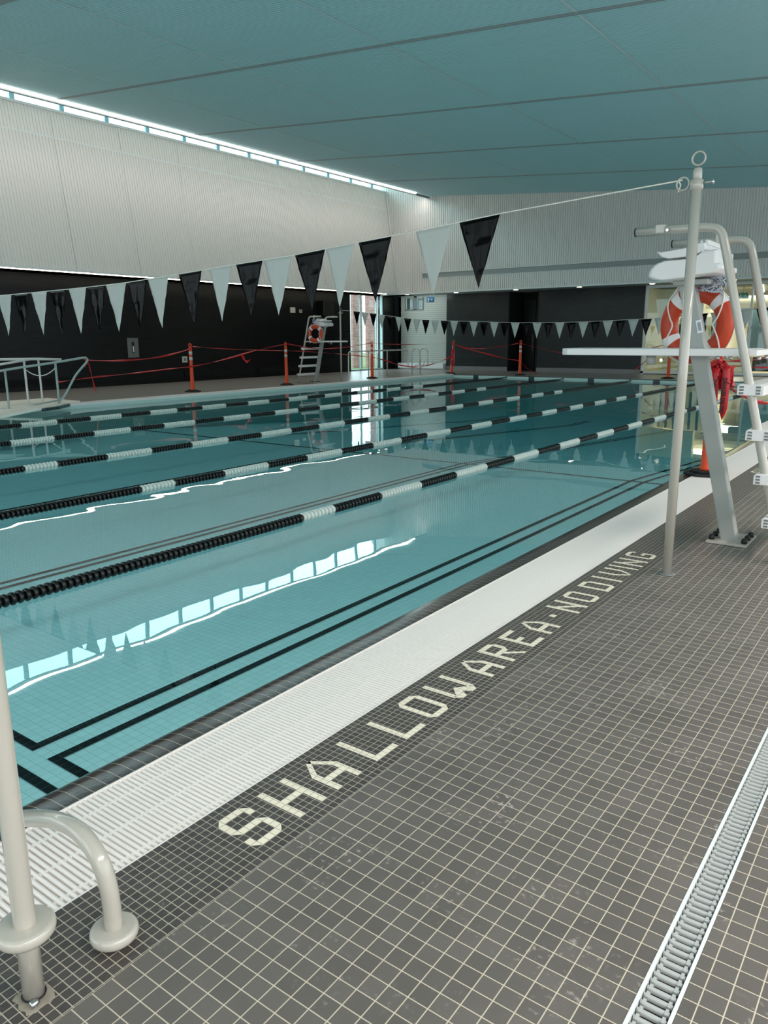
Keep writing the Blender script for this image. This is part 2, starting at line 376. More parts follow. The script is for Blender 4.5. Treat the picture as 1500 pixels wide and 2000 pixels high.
tag(o.build('gutter_grating', M_grate), 'white gutter grating along the far left pool edge under the orange posts', 'grating')
o = MB()
for i in range(int((XR-XL)/.04)): o.box(XL+i*.04, XL+i*.04+.03, YF+.04, YF+.36, -.02, 0)
o.box(XL, XR, YF+.03, YF+.38, -.05, -.012)
tag(o.build('gutter_grating', M_fardeck), 'grey gutter cover along the far end of the pool', 'grating')
# trench drain
t = thing('trench_drain', 'narrow slotted trench drain with pale frame set in the dark deck tiles', 'drain', (-.3435, 1, 0))
b = MB(); n = int((16+1)/.0235)
for i in range(n):
    y = -1+i*.0235-.0; r = .0062
    b.strip([(y-r, -.014), (y-r*.9, -.006), (y-r*.4, -.003), (y+r*.4, -.003), (y+r*.9, -.006), (y+r, -.014)], 'x', -.031, .031, True)
    for x in (-.024, .024): b.box(x-.0035, x+.0035, y-.0085, y+.0085, -.014, -.0022)
b.build('grating', M_drainm, t, normals=False)
MB().box(-.0415, -.0335, -3, 26, -.04, .0012).box(.0335, .0415, -3, 26, -.04, .0012).build('frame', M_trim, t)

# ------------------------------------------------------------------ deck lettering
def glyph(ch):
    H = 1.; q = []
    def st(*p):  # rectangle by corners
        q.append(list(p))
    def rect(u0, u1, v0, v1): q.append([(u0, v0), (u1, v0), (u1, v1), (u0, v1)])
    if ch == 'S':
        rect(1, 4, 6, 7); q.append([(0, 6), (1, 6), (1, 7)]); rect(0, 1, 4.0, 6); q.append([(0, 4), (1, 3), (1, 4)]); rect(1, 4, 3, 4); q.append([(4, 3), (5, 3), (4, 4)])
        rect(4, 5, 1, 3); q.append([(4, 0), (5, 1), (4, 1)]); rect(1, 4, 0, 1); q.append([(0, 1), (1, 0), (1, 1)]); q.append([(4, 6), (5, 6), (4, 7)]); rect(4, 5, 5, 6); rect(0, 1, 1, 2)
    elif ch == 'H': rect(0, 1, 0, 7); rect(4, 5, 0, 7); rect(1, 4, 3, 4)
    elif ch == 'A':
        rect(0, 1, 0, 4.2); rect(4, 5, 0, 4.2); rect(1, 4, 2, 3); q.append([(0, 4.2), (1, 4.2), (2.9, 7), (2.1, 7)]); q.append([(4, 4.2), (5, 4.2), (2.9, 7), (2.1, 7)])
    elif ch == 'L': rect(0, 1, 0, 7); rect(1, 5, 0, 1)
    elif ch == 'O':
        rect(0, 1, 1, 6); rect(4, 5, 1, 6); rect(1, 4, 0, 1); rect(1, 4, 6, 7)
        for a in ([(0, 6), (1, 6), (1, 7)], [(4, 6), (5, 6), (4, 7)], [(0, 1), (1, 0), (1, 1)], [(4, 0), (5, 1), (4, 1)]): q.append(a)
    elif ch == 'W':
        rect(0, 1, 1.2, 7); rect(5, 6, 1.2, 7); q.append([(0, 1.2), (1, 0), (2, 0), (3, 1.4), (3, 3), (1, 1.4)]); q.append([(6, 1.2), (5, 0), (4, 0), (3, 1.4), (3, 3), (5, 1.4)])
    elif ch == 'R':
        rect(0, 1, 0, 7); rect(1, 4, 6, 7); rect(1, 4, 3, 4); rect(4, 5, 4, 6); q.append([(4, 6), (5, 6), (4, 7)]); q.append([(4, 4), (4, 3), (5, 4)]); q.append([(2, 3), (3, 3), (5.5, 0), (4.6, 0)])
    elif ch == 'E': rect(0, 1, 0, 7); rect(1, 5, 0, 1); rect(1, 5, 6, 7); rect(1, 3, 3, 4)
    elif ch == '-': rect(0, 1.25, 3, 4.2)
    elif ch == 'N': rect(0, 1, 0, 7); rect(4.2, 5.2, 0, 7); q.append([(1, 5.6), (1, 4.4), (4.2, 1.0), (4.2, 2.2)])
    elif ch == 'D':
        rect(0, 1, 0, 7); rect(1, 4, 0, 1); rect(1, 3.6, 6, 7); rect(4, 5, 1, 5.4); q.append([(4, 0), (5, 1), (4, 1)]); q.append([(3.6, 6), (4, 5.4), (5, 5.4), (3.6, 7)])
    elif ch == 'I': rect(0, 1, 0, 7)
    elif ch == 'V':
        rect(0, 1, 3, 7); rect(4, 5, 3, 7); q.append([(0, 3), (1, 3), (2.9, 0), (2.1, 0)]); q.append([(4, 3), (5, 3), (2.9, 0), (2.1, 0)])
    elif ch == 'G':
        rect(0, 1, 1, 6); rect(1, 4, 6, 7); rect(1, 4, 0, 1); rect(4, 5, 1, 3.6); rect(2.6, 4, 2.7, 3.6); rect(4, 5, 5.4, 6)
        for a in ([(0, 6), (1, 6), (1, 7)], [(4, 6), (5, 6), (4, 7)], [(0, 1), (1, 0), (1, 1)], [(4, 0), (5, 1), (4, 1)]): q.append(a)
    return q
TXT = [('S', 0), ('H', 7.2), ('A', 14.3), ('L', 22.6), ('L', 29.7), ('O', 36.9), ('W', 44.6), ('A', 54.9), ('R', 62.7), ('E', 70.7), ('A', 78.4), ('-', 87.3), ('N', 92.2), ('O', 100), ('D', 109.2), ('I', 117.6), ('V', 121.9), ('I', 129), ('N', 132.3), ('G', 140)]
for y0, lab in ((1.296, 'cream tile words shallow area no diving inlaid in the deck in the foreground'), (8.62, 'cream tile lettering inlaid in the deck beyond the chair, mostly hidden')):
    t = thing('deck_lettering', lab, 'lettering', (-1.4085, y0, 0))
    for ch, u in TXT:
        b = MB()
        for poly in glyph(ch): b.prism([(-v*SV, (u+uu_)*SU) for uu_, v in poly], 'z', -.002, .0006)
        b.build('letter', M_letter, t)

# ------------------------------------------------------------------ walls
# left, lower: black glazed brick, with the tall window near the corner
WZT = 3.30
w_ = MB().box(WLX-.35, WLX, -4.5, 25.93, -.2, WZT+.3).box(WLX-.35, WLX, 28.33, WFY+2.5, -.2, WZT+.3).box(WLX-.35, WLX, 25.93, 28.33, WZT, WZT+.3)
struct(w_.build('wall_left', M_blackbrick_y))
for a, b_ in ((6.6, 16.9), (17.0, 20.2), (20.45, 22.5)):
    v = MB().box(WLX-.001, WLX+.02, a, b_, .12, .33)
    for k in range(5): v.box(WLX+.02, WLX+.035, a, b_, .13+k*.04, .145+k*.04)
    tag(v.build('air_vent', M_matte), 'low black air vent at the left wall foot, %s' % {6.6: 'behind the ramp rails', 17.0: 'left of the far guard chair', 20.45: 'under the small wall devices'}[a], 'vent')
# window in the left wall
wf = MB()
for y in (25.93, 28.27): wf.box(WLX-.16, WLX-.04, y, y+.06, 0.02, WZT)
for y in (26.72, 27.86): wf.box(WLX-.14, WLX-.06, y, y+.035, 0.02, WZT)
wf.box(WLX-.16, WLX-.02, 25.93, 28.33, -.02, .06).box(WLX-.16, WLX-.04, 25.93, 28.33, WZT-.05, WZT)
wn = wf.build('window_1', mat('window_frame_grey', (170, 190, 190), .4)); struct(wn)
MB().box(WLX-.11, WLX-.10, 25.95, 28.3, .05, WZT-.04).build('pane', M_glass, wn)
# upper left wall: ribbed white metal, leaning outwards towards the clerestory
XB, ZB, XT, ZT = -19.49, 3.22, -20.10, 7.30
def lean(z): return XB+(XT-XB)*(z-ZB)/(ZT-ZB)
u = MB(); pr = []; y = -4.5; P_ = .09
while y < UFY:
    pr += [(y, 0), (y+.05, 0), (y+.06, .022), (y+.08, .022)]; y += P_
for (ya, da), (yb, db) in zip(pr, pr[1:]):
    u.quad((XB-da, ya, ZB), (XB-db, yb, ZB), (XT-db, yb, ZT), (XT-da, ya, ZT))
u.box(WLX-.35, XB-.03, -4.5, UFY+1.5, ZB-.02, ZB+.03)
o = u.build('wall_left_upper', M_panel, normals=False); struct(o)
tr = MB(); x6 = lean(6.62)
tr.quad((x6+.006, -4.5, 6.60), (x6+.006, UFY, 6.60), (x6+.0, UFY, 6.64), (x6+.0, -4.5, 6.64))
tr.box(XT-.06, XT+.03, -4.5, UFY, ZT-.01, ZT+.05).box(XB-.05, XB+.02, -4.5, UFY, ZB-.04, ZB+.02)
yy = -2.
while yy < UFY:
    tr.quad((XB+.004, yy, ZB), (XB+.004, yy+.02, ZB), (XT+.004, yy+.02, ZT), (XT+.004, yy, ZT)); yy += 1.38*1.5
tr.quad((XB+.03, UFY-.06, ZB), (XB+.06, UFY-.01, ZB), (XT+.06, UFY-.01, ZT), (XT+.03, UFY-.06, ZT))
struct(tr.build('trim_1', M_trim))
struct(MB().box(XB-.05, XB-.012, 0, 26.7, ZB-.06, ZB-.043).build('trim_wall_light_strip', M_ledwall))
# clerestory glazing above it
g = MB()
for k in range(-12, 13):
    y = 11.5+1.38*k
    if y < UFY-.3: g.box(XT-.20, XT-.14, y, y+.13, ZT, 8.35)
g.box(XT-.22, XT-.1, -4.5, UFY, 8.3, 8.4).box(XT-.22, XT-.02, -4.5, UFY, ZT-.02, ZT+.04)
cw = struct(g.build('window_2', mat('clerestory_frame', (150, 190, 200), .4)))
MB().box(XT-.175, XT-.165, -4.5, UFY, ZT, 8.35).build('pane', M_glass, cw)
# far upper wall, ribbed, over the soffit
CZ = lambda x: 6.945-.0842*(x+17.94)
u = MB(); pr = []; x = -20.3; P_ = .088
while x < 5.2:
    pr += [(x, 0), (x+.045, 0), (x+.058, .03), (x+.075, .03)]; x += P_
for (xa, da), (xb, db) in zip(pr, pr[1:]):
    zt = 8.4 if xa < -17.9 else CZ(xa)+.15
    for z0, z1 in ((3.22, 3.77), (3.98, zt)):
        u.quad((xa, UFY+da, z0), (xb, UFY+db, z0), (xb, UFY+db, z1), (xa, UFY+da, z1))
    if xa < -18.27: u.quad((xa, UFY+da, 3.77), (xb, UFY+db, 3.77), (xb, UFY+db, 3.98), (xa, UFY+da, 3.98))
struct(u.build('wall_far_upper', M_panel, normals=False))
struct(MB().box(-18.27, 5.2, UFY+.03, UFY+.06, 3.75, 4.0).build('wall_far_band', mat('grey_flat_band', (150, 156, 152), .5)))
tr = MB().box(-20.4, 5.2, UFY-.02, UFY+.06, 3.17, 3.225).box(-18.27, 5.2, UFY-.012, UFY+.03, 3.975, 4.0).box(-18.27, 5.2, UFY-.012, UFY+.03, 3.755, 3.775).box(-18.29, -18.27, UFY-.012, UFY+.03, 3.755, 4.0)
struct(tr.build('trim_2', M_trim))
struct(MB().box(-21.2, 5.2, UFY+.06, WFY+2.5, 3.2, 3.26).box(-21.2, -19.55, -4.5, UFY+.06, 3.2, 3.24).build('ceiling_soffit', mat('grey_soffit', (150, 154, 152), .6)))
# far lower wall
fw = MB().box(-18.1, -15.08, WFY, WFY+.3, .17, 3.2)
struct(fw.build('wall_far', M_blacktile_v))
struct(MB().box(-13.80, -9.55, WFY, WFY+.3, .17, 3.2).build('wall_far_right', M_blackbrick_x))
struct(MB().box(-18.1, -15.08, WFY-.01, WFY+.3, 0, .17).box(-13.80, -9.55, WFY-.01, WFY+.3, 0, .17).build('baseboard_far', mat('grey_cove_tile', (128, 128, 128), .35)))
rc = MB().box(-15.10, -15.06, WFY-.02, WFY+1.5, 0, 3.2).box(-13.82, -13.78, WFY-.02, WFY+1.5, 0, 3.2).box(-15.1, -13.8, WFY+1.3, WFY+1.5, 0, 3.2).box(-15.08, -13.8, WFY-.02, WFY+1.4, 0, .012)
struct(rc.build('wall_far_recess', M_matte))
dd = struct(MB().box(-15.02, -14.46, WFY+1.2, WFY+1.28, .01, 2.9).build('door_1', M_black))
MB().box(-14.56, -14.53, WFY+1.16, WFY+1.2, .8, 1.5).build('door_handle', M_chrome, dd)
dd = struct(MB().box(-14.42, -13.86, WFY+1.2, WFY+1.28, .01, 2.9).build('door_2', M_black))
MB().box(-14.36, -14.33, WFY+1.16, WFY+1.2, .8, 1.5).build('door_handle', M_chrome, dd)
# alcove between the side window and the far wall
al = MB().box(-20.72, -20.60, WFY+.12, WFY+.22, 0, 3.2).box(-20.72, -18.1, WFY+.12, WFY+.22, 0, 2.62).box(-20.72, -20.35, WFY+.12, WFY+.22, 2.62, 3.2).box(-19.9, -19.75, WFY+.12, WFY+.22, 2.62, 3.2).box(-19.4, -18.1, WFY+.12, WFY+.22, 2.62, 3.2).box(-20.35, -19.4, WFY+.12, WFY+.22, 3.12, 3.2)
struct(al.build('wall_alcove', M_slat))
struct(MB().box(-20.85, -20.72, WFY-.02, WFY+.2, 0, 3.2).build('wall_corner_pier', M_blacktile_v))
aw = struct(MB().box(-20.37, -20.33, WFY+.09, WFY+.13, 2.6, 3.14).box(-19.92, -19.73, WFY+.09, WFY+.13, 2.6, 3.14).box(-19.42, -19.38, WFY+.09, WFY+.13, 2.6, 3.14).box(-20.37, -19.38, WFY+.09, WFY+.13, 2.59, 2.63).build('window_3', M_gtrim))
MB().box(-20.35, -19.4, WFY+.16, WFY+.165, 2.6, 3.14).build('pane', M_glass, aw)
tag(MB().box(-20.55, -18.12, WFY-.22, WFY+.11, .05, .27).box(-20.55, -18.12, WFY-.12, WFY+.11, 0, .05).build('bench', M_trim, bevel=.01), 'low white ledge bench at the foot of the pale ribbed alcove wall', 'bench')
# right and rear walls (behind the photographer), openings added to let in fill light
rw = MB().box(5.2, 5.4, -4.5, WFY+.4, -.2, .5).box(5.2, 5.4, -4.5, WFY+.4, 4.0, 7)
for k in range(8): rw.box(5.2, 5.4, -4.5+k*4.6, -3.9+k*4.6, .5, 4.0)
struct(rw.build('wall_right', M_panel))
bw = MB().box(-21.2, 5.4, -4.7, -4.5, -.2, .4).box(-21.2, 5.4, -4.7, -4.5, 4.2, 8.6)
for k in range(7): bw.box(-21.2+k*4.35, -20.7+k*4.35, -4.7, -4.5, .4, 4.2)
struct(bw.build('wall_rear', M_panel))
# ceiling: ribbed white deck, teal bounce in its colour, falling to the right, with joints
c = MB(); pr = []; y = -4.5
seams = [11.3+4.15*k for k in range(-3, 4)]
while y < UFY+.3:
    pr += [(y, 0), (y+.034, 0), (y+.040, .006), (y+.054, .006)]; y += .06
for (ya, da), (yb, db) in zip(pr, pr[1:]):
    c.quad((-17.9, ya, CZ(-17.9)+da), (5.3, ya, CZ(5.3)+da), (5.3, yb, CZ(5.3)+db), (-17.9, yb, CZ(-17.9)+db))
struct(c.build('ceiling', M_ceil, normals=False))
c = MB()
for ys_ in seams:
    for dy, w2, dz in ((0, .012, .006), (.06, .022, .014)):
        c.quad((-17.9, ys_+dy-w2, CZ(-17.9)-dz), (5.3, ys_+dy-w2, CZ(5.3)-dz), (5.3, ys_+dy+w2, CZ(5.3)-dz), (-17.9, ys_+dy+w2, CZ(-17.9)-dz))
        c.quad((-17.9, ys_+dy-w2, CZ(-17.9)-dz), (5.3, ys_+dy-w2, CZ(5.3)-dz), (5.3, ys_+dy-w2, CZ(5.3)+.01), (-17.9, ys_+dy-w2, CZ(-17.9)+.01))
struct(c.build('trim_3', mat('ceiling_joint', (150, 158, 158), .6), normals=False))
c = MB()
for x in (-15.1, -11.7, -8.28, -4.93, -1.5, 2):
    c.quad((x-.02, -4.5, CZ(x-.02)-.004), (x+.02, -4.5, CZ(x+.02)-.004), (x+.02, UFY+.2, CZ(x+.02)-.004), (x-.02, UFY+.2, CZ(x-.02)-.004))
struct(c.build('trim_4', mat('ceiling_lap_joint', (214, 222, 222), .6), normals=False))
struct(MB().box(-17.90, -17.84, -4.5, UFY+.1, 6.96, 8.5).box(-18.0, -17.93, -4.5, UFY, 6.86, 6.93).build('trim_5', M_gtrim))
struct(MB().quad((-21.3, -4.8, 8.5), (5.4, -4.8, 8.5), (5.4, 33, 8.5), (-21.3, 33, 8.5)).box(-21.3, -17.8, -4.8, UFY+.2, 8.4, 8.5).build('ceiling_roof', M_panel))
led = MB()
for k in range(-11, 13):
    y = 11.31+1.385*k
    if y+1.36 < UFY+.1: led = MB().box(-17.935, -17.90, y, min(y+1.36, UFY-.02), 6.905, 6.945); 
    else: continue
    tag(led.build('linear_light', M_led), 'white linear light in the row along the ceiling edge above the ribbed wall', 'light', 'linear lights along the ceiling edge')
# outside the side window
struct(MB().box(-60, WLX-.36, 5, 60, -.3, -.05).build('ground_outside', M_grass))
def bldg(y0, y1, x, lab):
    b = MB().box(x-.14, x, y0, y1, -.1, 5); return tag(b.build('brick_pier', M_brick), lab, 'building')
bldg(29.95, 30.68, -23.9, 'red brick pier outside the tall side window, left one')
bldg(31.1, 31.85, -23.9, 'red brick pier outside the tall side window, right one')
random.seed(3)
tr_ = MB()
for k in range(26):
    a = random.uniform(-.9, .9); b0 = Vector((-19.9+random.uniform(-.6, .6), 34.5, 1.2)); tr_.tube([b0, b0+Vector((a*.4, 0, 1.0)), b0+Vector((a+random.uniform(-.3, .3), .2, 2.2+random.random()))], [.03, .02, .006], 5)
tr_.tube([(-19.9, 34.5, 0), (-19.9, 34.5, 1.8)], .09, 8)
tag(tr_.build('bare_tree', M_tree), 'bare tree seen through the two small alcove windows', 'tree')

# ------------------------------------------------------------------ lobby behind glass, far right
LX = -9.5
lf = MB().box(LX-.0, LX+.09, WFY-.05, WFY+.06, 0, 3.2).box(LX, 5.2, WFY-.05, WFY+.05, .03, .12).box(LX, 5.2, WFY-.04, WFY+.04, 3.1, 3.2)
for x in (-5.9, -2.4, 1.1): lf.box(x, x+.06, WFY-.04, WFY+.04, .1, 3.1)
lw = struct(lf.build('window_4', M_trim))
MB().box(LX+.06, 5.2, WFY-.005, WFY+.005, .1, 3.1).build('pane', M_glass, lw)
struct(MB().box(LX, 5.2, WFY+.05, 46, -.2, .0).build('floor_lobby', M_tan))
struct(MB().box(LX-.3, LX, WFY+.3, 46, 0, 3.4).box(LX-2, 5.2, 46, 46.3, 0, 3.4).box(5.2, 5.4, WFY, 46, 0, 3.4).build('wall_lobby', M_cream))
lc = MB().box(LX, 5.2, WFY+.1, 46, 3.28, 3.4)
struct(lc.build('ceiling_lobby', M_concrete))
sl_ = MB()
for k in range(30): sl_.box(LX, 5.2, WFY+.9+k*.45, WFY+1.1+k*.45, 3.14, 3.27)
struct(sl_.build('ceiling_lobby_slats', mat('grey_slat', (120, 118, 110), .6)))
struct(MB().box(LX, -7.9, 31.0, 31.3, 2.1, 3.15).build('wall_lobby_bulkhead', M_cream))
sp = MB()
for k in range(7): sp.box(-9.45+k*.3, -9.27+k*.3, 31.8, 31.9, .55, 2.1)
sp.box(-9.5, -6.2, 31.78, 31.92, 0, .6)
MB().box(-9.5, -7.6, 31.96, 32.0, .5, 2.1).build('wall_lobby_dark', M_matte)['kind'] = 'structure'
tag(sp.build('slatted_partition', M_cream), 'cream upright slatted partition inside the lobby behind the glass', 'partition')
struct(MB().box(-6.6, 3, 32.5, 32.56, .9, 2.35).build('window_5', M_greyglass))
struct(MB().box(-7.6, 4, 33.6, 33.7, 0, .55).box(-7.6, 4, 35.5, 35.6, 2.35, 2.6).build('trim_6', M_matte))
tag(MB().lathe([(.22, -10), (.22, 3.5)], (0, 31.9, 2.62), 20, 'x').build('air_duct', M_cream), 'round cream air duct under the lobby ceiling', 'duct')
dct = bpy.data.objects['air_duct']; dct.location = (1.5, 0, 0)
for k, (x, y0) in enumerate(((-6.2, 30.2), (-4.3, 30.6))):
    tag(MB().obox((x, y0+2.2, 3.1), (.12, 4.5, .04), (0, 0, R(10))).build('linear_light', M_lob), ['bright linear light on the lobby ceiling, left one', 'bright linear light on the lobby ceiling, right one'][k], 'light')
# exit signs
def sign(name, x, y, z, m, lab, w=.34, h=.2):
    t = thing(name, lab, 'sign', (x, y, z)); MB().box(-w/2, w/2, -.02, .02, -h/2, h/2).build('panel', m, t)
    b = MB(); b.lathe([(.022, -.002), (.022, .002)], (-.09, -.024, .05), 10, 'y'); b.obox((-.09, -.024, -.005), (.05, .004, .07), (0, R(15), 0)); b.obox((-.12, -.024, -.055), (.02, .004, .06), (0, R(35), 0)); b.obox((-.07, -.024, -.05), (.02, .004, .07), (0, R(-30), 0)); b.obox((-.055, -.024, .02), (.05, .004, .016), (0, R(-20), 0))
    b.obox((.05, -.024, 0), (.09, .004, .022), (0, 0, 0)); b.obox((.09, -.024, .02), (.05, .004, .018), (0, R(45), 0)); b.obox((.09, -.024, -.02), (.05, .004, .018), (0, R(-45), 0))
    b.build('pictogram', M_label, t); MB().box(-.01, .01, -.01, .01, h/2, h/2+.25).build('hanger', M_gtrim, t); return t
sign('exit_sign', -18.55, 28.6, 2.98, M_signb, 'blue hanging exit sign with running figure under the soffit', .36, .22)
sign('exit_sign', -6.52, 30.9, 2.80, M_signg, 'green hanging exit sign with arrow inside the lobby', .36, .2)
# downlights
for k, (x, y) in enumerate(((-19.3, 27.9), (-16.97, 28.1), (-14.25, 28.1), (-14.18, 29.7), (-11.68, 28.2), (-8.98, 28.2), (-6.3, 28.2), (-3.6, 28.2))):
    tag(MB().lathe([(.09, 3.196), (.085, 3.185)], (x, y, 0), 16).build('downlight', M_down if k != 3 else mat('dim_downlight', (150, 156, 154), .4)),
        'small round downlight in the soffit under the far upper wall' if k != 3 else 'dim downlight inside the black door recess', 'light', 'downlights in the far soffit' if k != 3 else None)
# left wall fixtures
t = thing('wall_niche_plate', 'tall grey wall plate with a dark slot on the black left wall', 'wall plate', (WLX, 15.04, 1.14))
MB().box(0, .02, -.2, .2, -.3, .3).build('plate', mat('grey_plate', (110, 112, 108), .4), t, bevel=.004); MB().box(.02, .024, -.045, .045, -.16, .18).build('slot', M_black, t); MB().box(.024, .03, -.02, .02, -.13, .05).build('switch', M_label, t)
t = thing('wall_speaker', 'black wall loudspeaker above the far guard chair', 'speaker', (WLX, 24.2, 2.55))
MB().box(0.0, .3, -.3, .3, -.28, .3).build('body', M_black, t, bevel=.02); MB().box(.3, .306, -.26, .26, -.24, .26).build('grille', M_matte, t)
t = thing('wall_device', 'larger of the two small white wall devices on the black wall', 'wall device', (WLX, 22.37, 2.46)); MB().box(0, .06, -.13, .13, -.1, .1).build('case', M_fix, t, bevel=.01); MB().lathe([(.05, .06), (.04, .075)], (0, 0, 0), 14, 'x').build('lens', M_trim, t)
t = thing('wall_device', 'smaller of the two small white wall devices on the black wall', 'wall device', (WLX, 22.83, 2.43)); MB().box(0, .05, -.07, .07, -.06, .06).build('case', M_fix, t, bevel=.008); MB().box(.05, .056, -.03, .03, -.03, .03).build('button', M_gtrim, t)
t = thing('outlet_box', 'small white outlet box low on the black left wall', 'outlet', (WLX, 17.03, .73)); MB().box(0, .04, -.1, .1, -.1, .1).build('box', M_fix, t, bevel=.006); MB().box(.04, .046, -.04, .04, -.05, .05).build('cover', M_gtrim, t)

# ------------------------------------------------------------------ lane ropes
segY = [5.05+.69*k for k in range(22)]
for i, (x, lab) in enumerate(((-4.28, 'nearest lane rope, black floats then black and white runs'), (-6.47, 'second lane rope from the near pool edge'), (-8.68, 'third lane rope, the middle one of five'),
                              (-11.07, 'fourth lane rope from the near pool edge'), (-13.29, 'farthest lane rope, next to the orange posts'))):
    t = thing('lane_rope', lab+', floating on the water', 'lane rope', (x, 0, WZ+.012), 0, 'floating lane ropes')
    MB().tube([(0, YN+.05, 0), (0, YF-.02, 0)], .006, 6).build('cable', M_rope, t)
    def run(y0, y1, m, name, pitch=.045):
        b = MB(); n = max(1, round((y1-y0)/pitch)); p_ = (y1-y0)/n; sg = 14 if i < 3 else 10
        for k in range(n):
            a = y0+k*p_; r0, r1 = .026, .040
            b.lathe([(r0, a), (r1*.94, a+p_*.08), (r1, a+p_*.2), (r1, a+p_*.45), (r1*.9, a+p_*.6), (r0, a+p_*.7), (r0, a+p_*.98)], (0, 0, 0), sg, 'y')
        b.build(name, m, t, normals=False)
    run(YN+.4, 4.63, M_blkfloat, 'black_floats'); run(4.63, 5.05, M_whtfloat, 'white_floats')
    for k in range(21): run(segY[k], segY[k+1], M_blkfloat if k % 2 == 0 else M_whtfloat, 'black_floats' if k % 2 == 0 else 'white_floats')
    run(segY[21], 20.07, M_whtfloat, 'white_floats'); run(20.07, 25.1, M_blkfloat, 'black_floats')
    MB().tube([(0, 25.1, 0), (0, 25.7, .03)], .022, 8).build('tensioner', M_black, t)

# ------------------------------------------------------------------ flag poles
def ring(c, r, rt, plane, n=28):
    return MB().tube(arc(c, r, 0, 360*(n-1)/n, n-1, plane), rt, 8, closed=True)
def make_pole(lab, loc):
    t = thing('flag_pole', lab, 'flag pole', loc)
    MB().tube([(0, 0, 0), (0, 0, 1.2), (-.004, 0, 2.17)], .0275, 24).build('pole', M_white, t)
    MB().lathe([(.0235, 2.17), (.0235, 2.26), (.021, 2.275), (.006, 2.28)], (-.004, 0, 0), 20).build('cap', M_white, t)
    MB().lathe([(.0275, 2.165), (.034, 2.17), (.034, 2.215), (.0275, 2.22)], (-.004, 0, 0), 20).build('collar', M_white, t)
    ring((-.004, 0, 2.325), .034, .005, 'xz').build('top_ring', M_white, t)
    ring((-.078, 0, 2.205), .033, .005, 'xz').build('side_ring', M_white, t)
    bb = MB().tube([(.03, 0, 2.2), (.075, 0, 2.2)], .005, 8); bb.lathe([(.004, .07), (.014, .075), (.014, .083), (.004, .086)], (0, 0, 2.2), 10, 'x'); bb.build('wing_screw', M_chrome, t)
    MB().lathe([(.048, .001), (.048, .004), (.03, .006)], (0, 0, 0), 20).build('floor_plate', M_gtrim, t)
    return t
p0 = make_pole('tall white flag pole in the deck in front of the near guard chair', (-1.243, 4.55, 0))
dup(p0, (-16.44, 19.93, 0), pi, 'tall flag pole beside the far guard chair')
# pennant lines
def pennant(x0, z0, x1, z1, m, parent, seed, h=.43, y=0, nu=10, nv=16):
    rnd = random.Random(seed); b = MB(); rows = []
    ph = [rnd.uniform(0, 6) for _ in range(6)]; amp = .004 if m is M_penb else .003
    skew = rnd.uniform(-.012, .012)
    L = math.hypot(x1-x0, z1-z0); ux, uz = (x1-x0)/L, (z1-z0)/L
    for j in range(nv+1):
        tt = j/nv; row = []
        for i in range(nu+1):
            s_ = (i/nu-.5)*(1-tt)+.5
            x = x0+ux*L*s_+skew*tt*tt; z = z0+uz*L*s_-h*tt
            d = amp*(sin(14*tt+ph[0])*sin(5*s_+ph[1])+.7*sin(31*tt+ph[2]+4*s_)*(1-tt)+.5*sin(17*s_+ph[3]))*min(1, 3*tt)
            row.append((x, y+d, z))
        rows.append(row)
    base = len(b.v)
    for r_ in rows: b.v += r_
    n = nu+1
    for j in range(nv):
        for i in range(nu): b.f.append((base+j*n+i, base+j*n+i+1, base+(j+1)*n+i+1, base+(j+1)*n+i)); b.sm.append(True)
    o = b.build('pennant', m, parent, normals=False)
    sd = o.modifiers.new('thickness', 'SOLIDIFY'); sd.thickness = .0015
    return o
def near_z(x):
    pts = [(-1.32, 2.225), (-2.432, 2.158), (-2.731, 2.132), (-3.074, 2.103), (-3.571, 2.070), (-4.192, 2.023), (-4.847, 1.992), (-5.573, 1.952), (-6.311, 1.916), (-6.97, 1.90), (-7.87, 1.888), (-8.9, 1.88), (-10, 1.89), (-12, 1.95), (-14, 2.06), (-16.36, 2.22)]
    for (a, za), (b, zb) in zip(pts, pts[1:]):
        if b <= x <= a: return zb+(za-zb)*(x-b)/(a-b)
    return 2.2
t = thing('pennant_line', 'near line of black and white pennants strung across the pool', 'pennants', (0, 4.55, 0), 0, 'pennant lines')
xs = [-1.325]+[-1.5-i*.3 for i in range(50)]; MB().tube([(x, 0, near_z(x)) for x in xs if x > -16.38], .0042, 6).build('line', M_rope, t)
MB().tube(smooth([(-1.345, 0, 2.222), (-1.33, 0, 2.20), (-1.338, 0, 2.18), (-1.342, 0, 2.165)]), .0038, 6).build('knot_tail', M_rope, t)
nf = [(-2.731, -2.432), (-3.074, -2.786), (-3.571, -3.276), (-3.877, -3.609), (-4.192, -3.887), (-4.529, -4.219), (-4.847, -4.541), (-5.173, -4.902), (-5.573, -5.27), (-6.005, -5.714), (-6.318, -6.02), (-6.65, -6.334), (-6.97, -6.67), (-7.29, -6.985), (-7.68, -7.38), (-7.88, -7.70)]
nf = nf[:-2]+[(-7.69, -7.385)]
nf[-2] = (-7.285, -6.98)
seq = nf[:12]+[(-6.965, -6.665), (-7.28, -6.975), (-7.365-.3+.0, -7.365), (-7.87-.0, -7.68)]
seq = nf[:12]+[(-6.975, -6.67), (-7.29, -6.99), (-7.69, -7.38), (-8.03, -7.73), (-8.22-.14, -8.06)]
seq = nf[:12]+[(-6.972, -6.668), (-7.365, -6.985)]
x = -6.985; seq = nf[:12]+[(-6.96, -6.66)]; x = -6.98
while x > -15.6: seq.append((x-.3, x)); x -= .352 if x > -8.3 else .33
for i, (a, b_) in enumerate(seq): pennant(a, near_z(a), b_, near_z(b_), M_penb if i % 2 == 0 else M_penw, t, i, h=.44 if i > 5 else .435)
